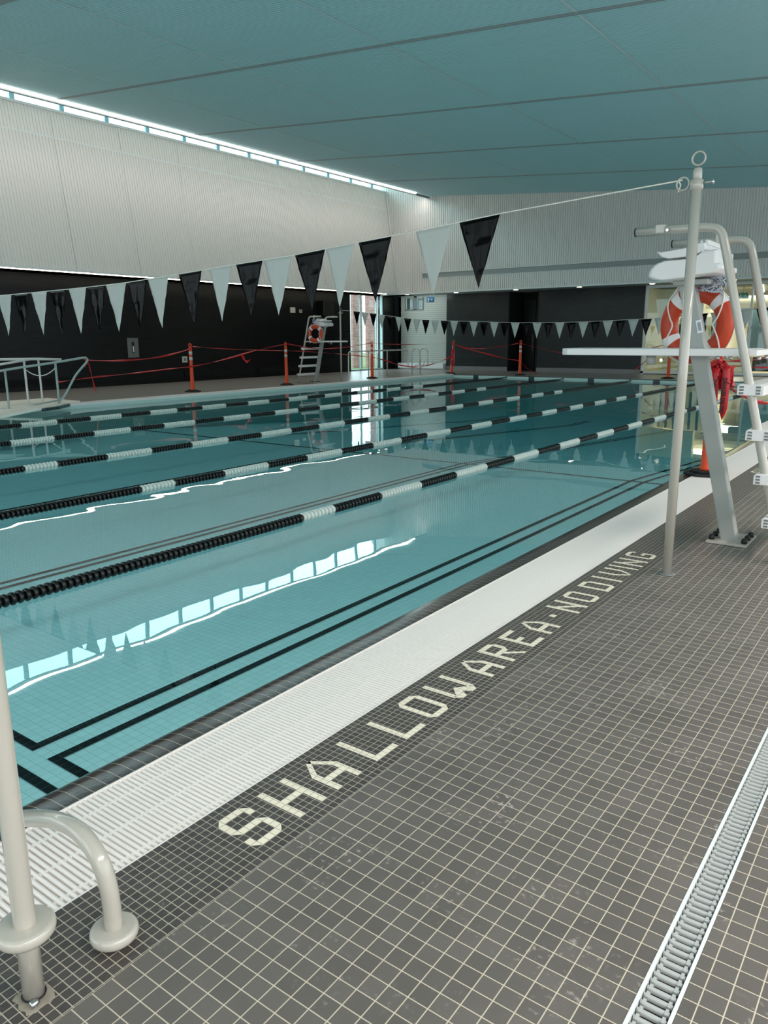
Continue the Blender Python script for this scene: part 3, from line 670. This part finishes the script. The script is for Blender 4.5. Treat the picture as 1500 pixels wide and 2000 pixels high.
def far_z(x):
    pts = [(-16.36, 2.28), (-15.89, 2.24), (-15.62, 2.21), (-14.92, 2.13), (-14.46, 2.06), (-13.78, 1.975), (-13.31, 1.93), (-12.46, 1.88), (-11.6, 1.845), (-10.1, 1.785), (-8.88, 1.77), (-8.0, 1.775), (-6.3, 1.825), (-4.0, 2.0), (-1.3, 2.2)]
    for (a, za), (b, zb) in zip(pts, pts[1:]):
        if a <= x <= b: return za+(zb-za)*(x-a)/(b-a)
    return 2.2
t = thing('pennant_line', 'far line of small black and white pennants in front of the dark end wall', 'pennants', (0, 19.93, 0), 0, 'pennant lines')
MB().tube([(-16.36+i*.2, 0, far_z(-16.36+i*.2)) for i in range(76)], .005, 6).build('line', M_rope, t)
x = -15.89; i = 0
while x < -2.3: pennant(x, far_z(x), x+.275, far_z(x+.275), M_penb if i % 2 == 0 else M_penw, t, 100+i, h=.43, nu=4, nv=6); x += .333; i += 1

# ------------------------------------------------------------------ guard chairs (local: column foot at origin, facing -x)
def profile_solid(poly, y0, y1): return MB().prism(poly, 'y', y0, y1)
def make_chair(lab, loc):
    t = thing('guard_chair', lab, 'guard chair', loc)
    # leaning square column
    b = MB(); a0, a1 = Vector((0, 0, .01)), Vector((-.42, 0, 1.74)); hx, hy = .052, .045
    v0 = [(a0.x+s*hx, q*hy, .01) for s, q in ((-1, -1), (1, -1), (1, 1), (-1, 1))]; v1 = [(a1.x+s*hx, q*hy, a1.z) for s, q in ((-1, -1), (1, -1), (1, 1), (-1, 1))]
    b.v = v0+v1; b.f = [(0, 1, 5, 4), (1, 2, 6, 5), (2, 3, 7, 6), (3, 0, 4, 7), (0, 3, 2, 1), (4, 5, 6, 7)]; b.sm = [False]*6
    col = b.build('column', M_column, t, bevel=.006)
    MB().box(-.0015, .0015, -.026, .026, -.045, .045)
    lb = MB().obox((-.31, -.0475, 1.46), (.036, .002, .085), (0, R(-13.6), 0)).build('label', M_label, col)
    tx = MB()
    for k in range(4): tx.obox((-.31+(k-1.5)*.006, -.0492, 1.46), (.0022, .001, .06), (0, R(-13.6), 0))
    tx.build('label_print', M_ink, lb); lb['kind'] = lb.get('kind', '') or None if False else 'part'
    del lb['kind']
    bp = MB().box(-.13, .13, -.13, .21, .001, .018).build('base_plate', M_white, t, bevel=.003)
    for q in (-.105, .105):
        for k in (-1, 0, 1): 
            MB().lathe([(.02, .018), (.02, .038), (.014, .05), (.004, .053)], (q, .035+k*.105, 0), 10).build('bolt', M_rubber, bp)
    # platform board
    pl = MB().prism([(-1.234, -.16), (-1.18, -.2), (-.0, -.21), (.04, -.2), (.06, -.17), (.06, .17), (.04, .2), (-.0, .21), (-1.18, .2), (-1.234, .16)], 'z', 1.268, 1.315).build('platform', M_plastic, t, bevel=.006)
    MB().box(.05, .125, -.37, .37, 1.275, 1.312).build('platform_bracket', M_plastic, t, bevel=.004)
    MB().lathe([(.033, 1.205), (.033, 1.268)], (-.60, -.1, 0), 16).build('socket', M_column, t)
    MB().lathe([(.012, -.06), (.012, -.03)], (-.545, 0, 1.235), 10, 'y').build('socket_screw', M_chrome, t)
    bb = MB()
    for x in (-.16, -.08, .09): 
        for y in (-.12, .12): bb.lathe([(.01, 1.245), (.014, 1.25), (.014, 1.268)], (x, y, 0), 8)
    bb.build('platform_bolts', M_chrome, t)
    # ladder rails bending into arm rests
    for y in (-.40, .40):
        pts = [(.382, y, .04), (-.105, y, 1.90)]
        bend = smooth([(-.07, y, 1.78), (-.108, y, 1.93), (-.14, y, 2.03), (-.22, y, 2.05), (-.33, y, 2.05)], 3)
        path = [Vector((.382, y, .04)), Vector((.25, y, .545)), Vector((.05, y, 1.31))]+bend+[Vector((-.66, y, 2.05))]
        rl = MB().tube(path, .0265, 18).build('ladder_rail', M_white, t)
        MB().lathe([(.0275, -.664), (.0275, -.656)], (0, y, 2.05), 16, 'x').build('end_cap', M_rubber, rl)
        MB().lathe([(.035, .0), (.035, .03), (.028, .045)], (.392, y, 0), 14).build('foot', M_gtrim, rl)
    # arm clamp on the near arm
    MB().box(-.53, -.47, -.432, -.368, 2.03, 2.085).build('arm_clamp', M_white, t, bevel=.006)
    MB().box(-.36, -.33, .36, .43, 1.99, 2.09).build('arm_clamp', M_white, t, bevel=.006)
    MB().lathe([(.009, -.445), (.009, -.43)], (-.45, 0, 2.045), 8, 'y').build('clamp_screw', M_chrome, t)
    # steps with open box ends
    for z in (1.075, .80, .53, .26):
        xc = .382-(z-.04)*.2625
        st = MB().prism([(xc-.065, z-.035), (xc+.085, z-.035), (xc+.085, z+.02), (xc+.06, z+.032), (xc-.055, z+.032), (xc-.065, z+.02)], 'y', -.445, .445).build('step', M_plastic, t, bevel=.003)
        hb = MB()
        for cx in (-.04, .055):
            for cz in (-.022, -.003, .016):
                for ye in (-.446, .446): hb.box(xc+cx-.013, xc+cx+.013, ye-.001, ye+.001, z+cz-.006, z+cz+.006)
        hb.build('step_holes', M_gtrim, st)
        MB().lathe([(.004, -.437), (.012, -.434), (.012, -.428)], (xc, 0, z), 10, 'y').build('step_bolt', M_chrome, st)
    # moulded seat: shell and folded-down back
    seat = [(-.624, 1.786), (-.621, 1.82), (-.605, 1.845), (-.58, 1.866), (-.529, 1.883), (-.399, 1.886), (-.335, 1.896), (-.312, 1.906), (-.276, 1.930), (-.193, 1.935), (-.19, 1.851), (-.161, 1.839), (-.161, 1.814), (-.188, 1.79), (-.232, 1.785), (-.313, 1.778), (-.39, 1.765), (-.537, 1.755), (-.596, 1.767)]
    b = MB(); ws = [(-.225, .90), (-.205, 1.0), (-.1, 1.0), (0, 1.0), (.1, 1.0), (.205, 1.0), (.225, .90)]; n = len(seat); cx, cz = -.39, 1.83
    for yv, k in ws: b.v += [(cx+(x-cx)*k, yv, cz+(z-cz)*k) for x, z in seat]
    for j in range(len(ws)-1):
        for i in range(n): b.f.append((j*n+i, j*n+(i+1) % n, (j+1)*n+(i+1) % n, (j+1)*n+i)); b.sm.append(True)
    b.f.append(tuple(range(n))); b.f.append(tuple(reversed(range((len(ws)-1)*n, len(ws)*n)))); b.sm += [False, False]
    b.build('seat_shell', M_plastic, t, bevel=.004)
    back = [(-.584, 1.940), (-.576, 1.946), (-.56, 1.938), (-.382, 1.958), (-.302, 1.983), (-.275, 1.981), (-.268, 1.94), (-.30, 1.920), (-.377, 1.900), (-.501, 1.894), (-.548, 1.906)]
    b = MB(); n = len(back); ws = [(-.205, .94), (-.19, 1), (.19, 1), (.205, .94)]; cx, cz = -.42, 1.93
    for yv, k in ws: b.v += [(cx+(x-cx)*k, yv, cz+(z-cz)*k) for x, z in back]
    for j in range(3):
        for i in range(n): b.f.append((j*n+i, j*n+(i+1) % n, (j+1)*n+(i+1) % n, (j+1)*n+i)); b.sm.append(j != 1 and False)
    b.f.append(tuple(range(n))); b.f.append(tuple(reversed(range(3*n, 4*n)))); b.sm += [False, False]
    b.build('folded_backrest', M_plastic, t, bevel=.004)
    rb = MB()
    for k in range(3): rb.box(-.34+k*.03, -.325+k*.03, -.19, .19, 1.955+k*.008, 1.992+k*.003)
    rb.lathe([(.008, -.212), (.008, -.2)], (-.285, 0, 1.925), 8, 'y')
    rb.build('hinge', M_plastic, t)
    MB().box(-.49, -.27, -.10, .10, 1.73, 1.765).build('seat_bracket', M_column, t, bevel=.004)
    return t
ch = make_chair('white lifeguard chair at the near right pool edge, behind the tall flag pole', (-1.11, 5.56, 0))
dup(ch, (-16.6, 18.82, 0), pi, 'white lifeguard chair on the far left deck against the black wall')

# ------------------------------------------------------------------ lifebuoys (local: centre at origin, facing -y)
def make_buoy(lab, loc, rz=0):
    t = thing('lifebuoy', lab, 'lifebuoy', loc, rz)
    n = 56; b = MB(); sg = 16; Rm, ra, rb_ = .214, .064, .048
    for i in range(n):
        a = 2*pi*i/n
        for k in range(sg):
            q = 2*pi*k/sg; rr_ = Rm+ra*cos(q); b.v.append((rr_*cos(a), rb_*sin(q), rr_*sin(a)))
    for i in range(n):
        for k in range(sg):
            i2 = (i+1) % n; k2 = (k+1) % sg; b.f.append((i*sg+k, i2*sg+k, i2*sg+k2, i*sg+k2)); b.sm.append(True)
    b.build('ring', M_buoy, t)
    for q0 in (42, 130, 212, 305):
        s_ = MB(); m_ = 8
        for i in range(m_+1):
            a = R(q0-8+16*i/m_)
            for k in range(sg):
                q = 2*pi*k/sg; rr_ = Rm+(ra+.002)*cos(q); s_.v.append((rr_*cos(a), (rb_+.002)*sin(q), rr_*sin(a)))
        for i in range(m_):
            for k in range(sg): k2 = (k+1) % sg; s_.f.append((i*sg+k, (i+1)*sg+k, (i+1)*sg+k2, i*sg+k2)); s_.sm.append(True)
        s_.build('band', M_plastic, t)
    # thin pale edge line and grab rope
    MB().tube(arc((0, 0, 0), Rm+ra+.003, 0, 354, 60, 'xz'), .0045, 6, closed=True).build('edge_cord', M_rope, t)
    pts = []
    qs = [(47, .255), (33, .225), (12, .165), (0, .128), (-12, .150), (-30, .21), (-46, .258), (-60, .262), (-90, .262), (-120, .262), (-138, .265), (-150, .215), (-168, .150), (-180, .138), (-195, .17), (-213, .225), (-227, .26), (-250, .262), (-270, .262), (-295, .262)]
    for a, r_ in qs:
        r_ *= 1.11; pts.append((r_*cos(R(a)), -.054 if r_ < .27 else -.02, r_*sin(R(a))))
    pts = smooth(pts+[pts[0]], 2); MB().tube(pts, .0055, 8).build('grab_rope', M_rope, t)
    MB().tube(smooth([(.19, -.02, .21), (.16, -.03, .27), (.11, -.03, .33)]), .005, 6).build('hanging_rope', M_rope, t)
    MB().tube(smooth([(-.19, -.02, .21), (-.15, -.03, .26), (-.09, -.03, .31)]), .004, 6).build('hanging_rope', M_rope, t)
    return t
by = make_buoy('orange and white lifebuoy hanging behind the near guard chair column', (-1.531, 5.86, 1.478), R(-14))
dup(by, (-16.33, 18.55, 1.53), R(12), 'orange and white lifebuoy hanging on the far guard chair')
def coil(lab, loc, seed=1, s=1.0):
    rnd = random.Random(seed); b = MB()
    for k in range(7):
        c_ = Vector((rnd.uniform(-.05, .05), rnd.uniform(-.03, .03), rnd.uniform(-.02, .02))); rx, rz_ = rnd.uniform(.05, .09), rnd.uniform(.02, .045); tl = rnd.uniform(-.5, .5)
        pts = [c_+Vector((rx*cos(a)*cos(tl)-rz_*sin(a)*sin(tl), .02*sin(2*a+k), rx*cos(a)*sin(tl)+rz_*sin(a)*cos(tl))) for a in [2*pi*i/20 for i in range(20)]]
        b.tube([p_*s for p_ in pts], .0065*s, 6, closed=True)
    b.tube(smooth([Vector((.03, .02, -.03)), Vector((.06, .30, -.10)), Vector((.02, .34, -.2)), Vector((.04, .33, -.30))]), .006, 6)
    o = b.build('throw_rope', M_coil); o.location = loc; return tag(o, lab, 'rope')
coil('blue and white braided rope bundle under the near guard chair seat', (-1.40, 5.60, 1.745))
coil('blue and white rope bundle on the far guard chair above its lifebuoy', (-16.33, 18.62, 1.88), 5, 1.5)

# ------------------------------------------------------------------ orange posts
def make_post(lab, loc, rz=0):
    t = thing('delineator_post', lab, 'orange post', loc, rz, 'orange posts around the pool')
    hexa = [(.2*cos(R(a)), .16*sin(R(a))) for a in (22, 68, 112, 158, 202, 248, 292, 338)]
    b = MB().prism([(x*1.15, y*1.15) for x, y in hexa], 'z', .002, .03); b.prism([(x*.8, y*.8) for x, y in hexa], 'z', .03, .055); b.build('rubber_base', M_rubber, t, bevel=.006)
    MB().lathe([(.066, .055), (.066, .075), (.056, .085), (.050, .45), (.045, .80), (.043, .84), (.043, 1.12), (.047, 1.13), (.047, 1.15), (.03, 1.17), (.024, 1.20)], (0, 0, 0), 20).build('post', M_orange, t)
    MB().lathe([(.045, .84), (.045, .92)], (0, 0, 0), 20).build('reflective_band', M_reflect, t)
    MB().lathe([(.045, .99), (.045, 1.07)], (0, 0, 0), 20).build('reflective_band', M_reflect, t)
    MB().tube(smooth([(-.03, 0, 1.19), (-.045, 0, 1.25), (0, 0, 1.28), (.045, 0, 1.25), (.03, 0, 1.19)], 2), .013, 8).build('handle', M_orange, t)
    return t
pp = make_post('orange post nearest the camera, on the white grating behind the near guard chair', (-1.93, 8.20, 0), R(12))
PO = []
for x, y, lab in ((-16.60, 13.78, 'orange post on the left pool edge, nearest the ramp rails'), (-16.46, 17.32, 'orange post on the left pool edge, just left of the far guard chair'), (-16.53, 21.75, 'orange post on the left pool edge in front of the tall side window'),
                  (-15.85, 25.95, 'leaning orange post at the far left corner of the pool'), (-13.04, 26.25, 'orange post at the far pool end in front of the black door recess'), (-7.70, 26.5, 'orange post at the far pool end in front of the lobby glass')):
    o = dup(pp, (x, y, 0), random.uniform(-.3, .3), lab); PO.append(o)
PO[3].rotation_euler = (0, R(5), 0)

# ------------------------------------------------------------------ barrier tape
def tape(pts, lab, w=.05, m=M_tape, twist=2.0, name='barrier_tape', par=None):
    p_ = smooth(pts, 2); b = MB(); n = len(p_); tw = random.uniform(0, 3)
    ring_ = []
    for i, q in enumerate(p_):
        d = (p_[min(i+1, n-1)]-p_[max(i-1, 0)]).normalized(); side = d.cross(Vector((0, 0, 1)))
        side = side.normalized() if side.length > .05 else Vector((1, 0, 0)); u_ = side.cross(d).normalized()
        a = tw+twist*sin(i*.55+tw)*.5; v_ = (u_*cos(a)+side*sin(a))*(w/2*(.55+.45*abs(sin(i*.4+tw))))
        b.v += [tuple(q-v_), tuple(q+v_)]
    for i in range(n-1): b.f.append((2*i, 2*i+1, 2*i+3, 2*i+2)); b.sm.append(True)
    o = b.build(name, m, par, normals=False); sd = o.modifiers.new('thickness', 'SOLIDIFY'); sd.thickness = .002
    if par is None: tag(o, lab, 'barrier tape')
    return o
L_ = -16.5
tape([(-15.68, 10.06, .95), (-15.9, 11.0, .90), (-16.2, 12.3, .93), (L_, 13.32, 1.05), (L_, 13.75, 1.16)], 'upper red tape from the ramp rail end to the first orange post')
tape([(-15.66, 9.29, .50), (-15.9, 10.2, .55), (-16.2, 11.7, .59), (L_, 13.29, .66), (L_, 13.74, .67), (L_, 14.91, .83), (L_, 16.12, 1.07), (L_, 17.3, 1.22)], 'red tape rising from the ramp rail past the first post to the second post')
tape([(L_, 13.78, 1.2), (L_, 14.75, 1.13), (L_, 16.03, 1.07), (L_-.03, 17.3, 1.03), (L_, 18.27, 1.0), (L_, 20.49, .84), (L_, 21.72, .73)], 'long red tape from the first post sagging past the far guard chair', .035)
tape([(L_, 17.42, 1.24), (L_, 18.49, 1.09), (L_, 19.33, 1.05), (L_, 20.5, 1.11), (L_, 21.70, 1.22)], 'red tape between the second and third orange posts, at chair platform height', .035)
tape([(-16.53, 21.76, 1.20), (-16.37, 22.55, 1.17), (-16.17, 23.55, 1.15), (-15.78, 25.9, 1.16)], 'upper red tape across the tall window to the corner post', .06, twist=.6)
tape([(-16.53, 21.76, .74), (-16.41, 22.35, .61), (-16.27, 23.07, .41), (-16.09, 23.94, .31), (-15.96, 24.8, .40), (-15.8, 25.9, .65)], 'sagging red tape in front of the ladder rails to the corner post', .07)
tape([(-15.78, 25.95, 1.16), (-15.41, 26.0, 1.01), (-14.57, 26.1, .82), (-13.64, 26.2, .60), (-13.09, 26.24, .53)], 'red tape sloping down from the corner post to the next post', .06)
tape([(-15.76, 25.92, 1.17), (-15.3, 25.95, 1.02), (-14.88, 26.0, .97), (-14.47, 26.05, .97), (-13.65, 26.15, 1.06), (-13.12, 26.22, 1.17)], 'upper red tape between the corner post and the door recess post', .045)
tape([(-13.04, 26.22, 1.17), (-12.35, 26.24, .99), (-11.38, 26.29, .81), (-10.44, 26.35, .75), (-9.54, 26.4, .79), (-8.51, 26.45, .95), (-7.72, 26.5, 1.15)], 'long sagging red tape in front of the dark far wall', .03)
tape([(-7.70, 26.5, 1.14), (-8.2, 26.7, .80), (-8.9, 27.0, .35), (-9.2, 27.2, .05)], 'loose red tape end trailing to the floor by the lobby glass', .035)
tape([(-13.0, 26.25, .50), (-12.85, 26.3, .3), (-12.6, 26.4, .12), (-12.4, 26.45, .06)], 'short red tape end trailing to the floor beside the door recess', .035)
tape([(-1.86, 8.22, 1.15), (-1.75, 8.27, 1.155), (-1.62, 8.3, 1.16), (-1.48, 8.3, 1.19), (-1.1, 8.5, 1.22), (.2, 9.2, 1.2)], 'rolled pink red tape running right from the nearest orange post', .045, M_tapeback, 1.2)
tape([(-1.86, 8.22, 1.12), (-1.7, 8.27, 1.10), (-1.45, 8.3, 1.09), (-1.0, 8.5, 1.09), (.2, 9.2, 1.1)], 'thin red tape running right just below the pink tape', .02)
tape([(-1.86, 8.3, .92), (-1.75, 8.9, .75), (-1.65, 9.3, .66), (-1.4, 9.7, .62), (-.9, 10.2, .66)], 'red and silver tape drooping over the water beyond the nearest post', .05)
def bundle(base, lab, n, hgt, spread, seed, text=False):
    rnd = random.Random(seed); t = thing('tape_bundle', lab, 'tape bundle', base)
    for k in range(n):
        a = rnd.uniform(0, 2*pi); r_ = spread*rnd.uniform(.3, 1); pts = [Vector((0, 0, rnd.uniform(-.03, .05)))]
        for j in range(1, 6): pts.append(Vector((r_*cos(a)*min(1, j*.5)+rnd.uniform(-.03, .03), r_*sin(a)*.6+rnd.uniform(-.03, .03), -hgt*j/5*rnd.uniform(.5, .9))))
        if k % 2: pts.append(pts[2]+Vector((rnd.uniform(-.04, .04), -.02, .03)))
        tape(pts, '', .05, M_tape if k % 3 else M_tapeback, 3.0, 'tape_loop', t)
    return t
tb = bundle((-1.87, 8.10, 1.16), 'crumpled red danger tape bundle hanging on the nearest orange post', 26, .34, .115, 4)
for k, (x, z1, l, rot) in enumerate(((-.005, -.02, .68, -.05), (.085, .0, .52, .03))):
    w_ = .058; b = MB(); pts = []
    for j in range(11):
        q = j/10; cx = x+sin(q*2.5)*.012*(1 if k else -1)-rot*q*.3; ww = w_*(1 if q < .85 else max(.1, (1-q)/.15)); pts.append((cx-ww/1.6, -.07-.012*sin(q*5), z1-.05-l*q)); pts.append((cx+ww/1.6, -.07+.006*sin(q*5), z1-.05-l*q))
    b.v = pts; b.f = [(2*j, 2*j+1, 2*j+3, 2*j+2) for j in range(10)]; b.sm = [True]*10
    o = b.build('hanging_tape', M_tape, tb, normals=False); sd = o.modifiers.new('thickness', 'SOLIDIFY'); sd.thickness = .001
    cu = bpy.data.curves.new('tape_print', 'FONT'); cu.body = 'DANGER DO NOT ENTER' if k == 0 else 'DANGER DO NO'; cu.size = .058; cu.offset = .0016; cu.space_character = .92; cu.extrude = .0004; cu.align_x = 'RIGHT' if False else 'LEFT'
    to = bpy.data.objects.new('tape_print', cu); C.objects.link(to); cu.materials.append(M_ink)
    bpy.context.view_layer.update(); me_ = bpy.data.meshes.new_from_object(to); bpy.data.objects.remove(to); to = bpy.data.objects.new('tape_print', me_); C.objects.link(to)
    if not me_.materials: me_.materials.append(M_ink)
    to.parent = o; to.location = (x-.021-(.0 if k else .004), -.088, z1-.16); to.rotation_euler = (R(90), R(90)+rot, 0); to.scale = (.82, 1.05, 1)
bundle((-15.70, 25.86, 1.15), 'long tangle of red tape hanging from the leaning corner post', 9, 1.05, .07, 9)
bundle((-15.70, 10.07, 1.0), 'red tape knot with a dangling end on the ramp rail', 3, .25, .03, 12)
tape([(-15.70, 10.10, 1.0), (-15.70, 10.16, .7), (-15.72, 10.22, .4), (-15.72, 10.26, .22)], 'narrow red tape end dangling from the ramp rail bend', .035)
tape([(L_, 15.55, .93), (L_, 15.62, .83), (L_+.02, 15.7, .72), (L_, 15.85, .80)], 'short red tape scrap hanging on the tape between the first two posts', .1)

# ------------------------------------------------------------------ ramp with rails, far left
rp = MB().prism([(-17.4, 8.7), (-14.98, 8.5), (-15.2, 8.95), (-15.60, 9.45), (-15.9, 9.95), (-17.4, 10.05)], 'z', .016, .045)
rp.quad((-17.4, 4.5, -.42), (-14.9, 4.5, -.42), (-14.98, 8.5, .045), (-17.4, 8.7, .045))
rp.quad((-17.4, 4.5, -.47), (-17.4, 8.7, .0), (-14.98, 8.5, .0), (-14.9, 4.5, -.47)); rp.quad((-14.9, 4.5, -.47), (-14.98, 8.5, .0), (-14.98, 8.5, .045), (-14.9, 4.5, -.42))
rd = tag(rp.build('ramp_deck', mat('ramp_white', (244, 238, 226), .4)), 'white entry ramp deck at the far left pool edge between pale rails', 'ramp')
MB().prism([(-15.0, 8.5), (-14.93, 8.52), (-15.13, 8.98), (-15.54, 9.48), (-15.60, 9.44), (-15.2, 8.95)], 'z', -.03, .03).build('dark_nosing', M_markwall, rd)
XN = -15.66
t = thing('ramp_handrail', 'pale green handrail with looped end on the pool side of the ramp', 'handrail', (XN, 9.3, 0), 0)
def rl(pts, r=.022, name='rail'): return MB().tube(pts, r, 10).build(name, M_rail, t)
rl(smooth([(0, -3.2, .48), (0, -1.22, .80), (0, 0, .92), (0, .62, 1.0), (0, .72, 1.01), (0, .78, .98), (0, .77, .92), (0, .60, .77), (0, .44, .62), (0, .33, .46), (0, .22, .30), (0, .12, .17), (0, .03, .11)], 2), .024)
rl([(0, .03, .12), (0, -1.35, -.04), (0, -3.2, -.28)], .018, 'lower_rail')
rl([(0, 0, .0), (0, 0, .92)], .024, 'post'); rl([(0, -1.12, -.3), (0, -1.12, .82)], .022, 'post'); rl([(0, -2.4, -.4), (0, -2.4, .62)], .022, 'post')
t = thing('ramp_handrail', 'white handrail on the wall side of the ramp, behind the chain', 'handrail', (-16.5, 9.4, 0), 0)
M_rail2 = M_trim
MB().tube([(0, -3.5, 1.0), (0, -.9, 1.0), (0, .0, .985), (0, .55, .96)], .028, 10).build('rail', M_trim, t)
MB().tube([(0.12, -3.5, .70), (.12, -.9, .90), (.12, -.25, .985)], .024, 10).build('rail', M_trim, t)
MB().tube([(0, 0, 0), (0, 0, .97)], .022, 10).build('post', M_trim, t); MB().tube([(0.12, -.4, 0), (.12, -.4, .96)], .024, 10).build('post', M_trim, t); MB().tube([(0, -1.5, 0), (0, -1.5, .99)], .022, 10).build('post', M_trim, t)
ck = MB(); a_, b2 = Vector((-16.38, 8.98, .80)), Vector((XN, 9.28, .80))
for k in range(34):
    q = k/33; c_ = a_.lerp(b2, q)-Vector((0, 0, .16*4*q*(1-q))); ck.lathe([(.006, -.014), (.012, -.008), (.012, .008), (.006, .014)], c_, 6, 'x')
tag(ck.build('chain', M_trim), 'white plastic chain sagging between the two ramp rail posts', 'chain')
# ------------------------------------------------------------------ low rail and ladder grab rails at the far end of the left side
t = thing('deck_railing', 'grey steel railing on the far left deck in front of the side window', 'railing', (-17.15, 21.2, 0))
MB().tube(smooth([(0, 0, .02), (0, 0, .8), (0, .02, .90), (0, .14, .935), (0, .9, .935)], 2)+[Vector((0, 1.5, .935)), Vector((0, 2.9, .935))]+smooth([(0, 3.2, .935), (0, 3.58, .93), (0, 3.68, .86), (0, 3.68, .02)], 2), .024, 10).build('rail', M_chrome2, t)
for y in (1.15, 2.3): MB().tube([(0, y, 0), (0, y, .93)], .02, 8).build('post', M_chrome2, t)
def make_grab(lab, loc):
    t = thing('grab_rail', lab, 'grab rail', loc, 0, 'pool ladder grab rails')
    MB().tube([(0, 0, .0)]+[(0, 0, .75)]+arc((.17, 0, .82), .17, 180, 20, 12)+[(.36, 0, .6), (.36, 0, .38)], .021, 10).build('rail', M_chrome2, t)
    MB().tube([(.0, 0, .1)]+smooth([(.05, -.0, .24), (.16, 0, .36), (.30, 0, .36), (.5, 0, .34), (.56, 0, .42), (.56, 0, .55)], 2), .017, 8).build('lower_loop', M_chrome2, t)
    MB().lathe([(.05, .001), (.05, .012), (.025, .03)], (0, 0, 0), 14).build('flange', M_chrome, t)
    return t
g0 = make_grab('left of the pair of curved ladder grab rails left of the corner post', (-17.05, 25.0, 0))
dup(g0, (-17.0, 25.5, 0), 0, 'right of the pair of curved ladder grab rails left of the corner post')

# ------------------------------------------------------------------ foreground left: pole and ladder grab rail
t = thing('flag_pole', 'thick white pole rising out of frame at the lower left, with raised round collar', 'pole', (-1.444, .66, 0))
MB().tube([(0, 0, -.01), (0, 0, .2), (.0, 0, 2.2)], .0228, 28).build('pole', M_white, t)
MB().lathe([(.0232, .163), (.052, .163), (.0525, .1631), (.057, .165), (.0605, .170), (.0615, .177), (.0605, .184), (.057, .189), (.0525, .1914), (.052, .1915), (.0232, .1915)], (0, 0, 0), 40).build('escutcheon', M_white, t)
MB().prism([(-.036, -.024), (-.03, -.034), (-.012, -.03), (.002, -.037), (.02, -.032), (.031, -.036), (.040, -.018), (.034, .0), (.041, .014), (.034, .028), (.014, .036), (-.01, .032), (-.03, .036), (-.04, .012), (-.034, -.004)], 'z', .0005, .003).build('mortar_patch', M_cement, t)
ring((0, 0, .012), .0235, .0026, 'xy').build('clamp_ring', M_rubber, t)
MB().lathe([(.004, -.040), (.009, -.038), (.009, -.028), (.006, -.02)], (.026, .016, .012), 12, 'y').build('clamp_bolt', M_chrome, t)
t = thing('grab_rail', 'white curved ladder grab rail with round floor flange at the lower left', 'grab rail', (-1.44, .86, 0))
path = [Vector((0, 0, 0)), Vector((0, 0, .06))]+smooth([(0, 0, .09), (-.004, 0, .15), (-.03, 0, .215), (-.10, 0, .256), (-.20, 0, .246), (-.30, 0, .21), (-.42, 0, .16)], 3)+[Vector((-.62, 0, .06)), Vector((-.76, 0, -.05)), Vector((-.84, 0, -.25)), Vector((-.86, 0, -.6))]
MB().tube(path, .0212, 28).build('rail', M_white, t)
MB().lathe([(.0216, .014), (.047, .014), (.0475, .0141), (.052, .016), (.0555, .021), (.0565, .028), (.0555, .035), (.052, .040), (.0475, .0424), (.047, .0425), (.0216, .0425)], (0, 0, 0), 40).build('escutcheon', M_white, t)
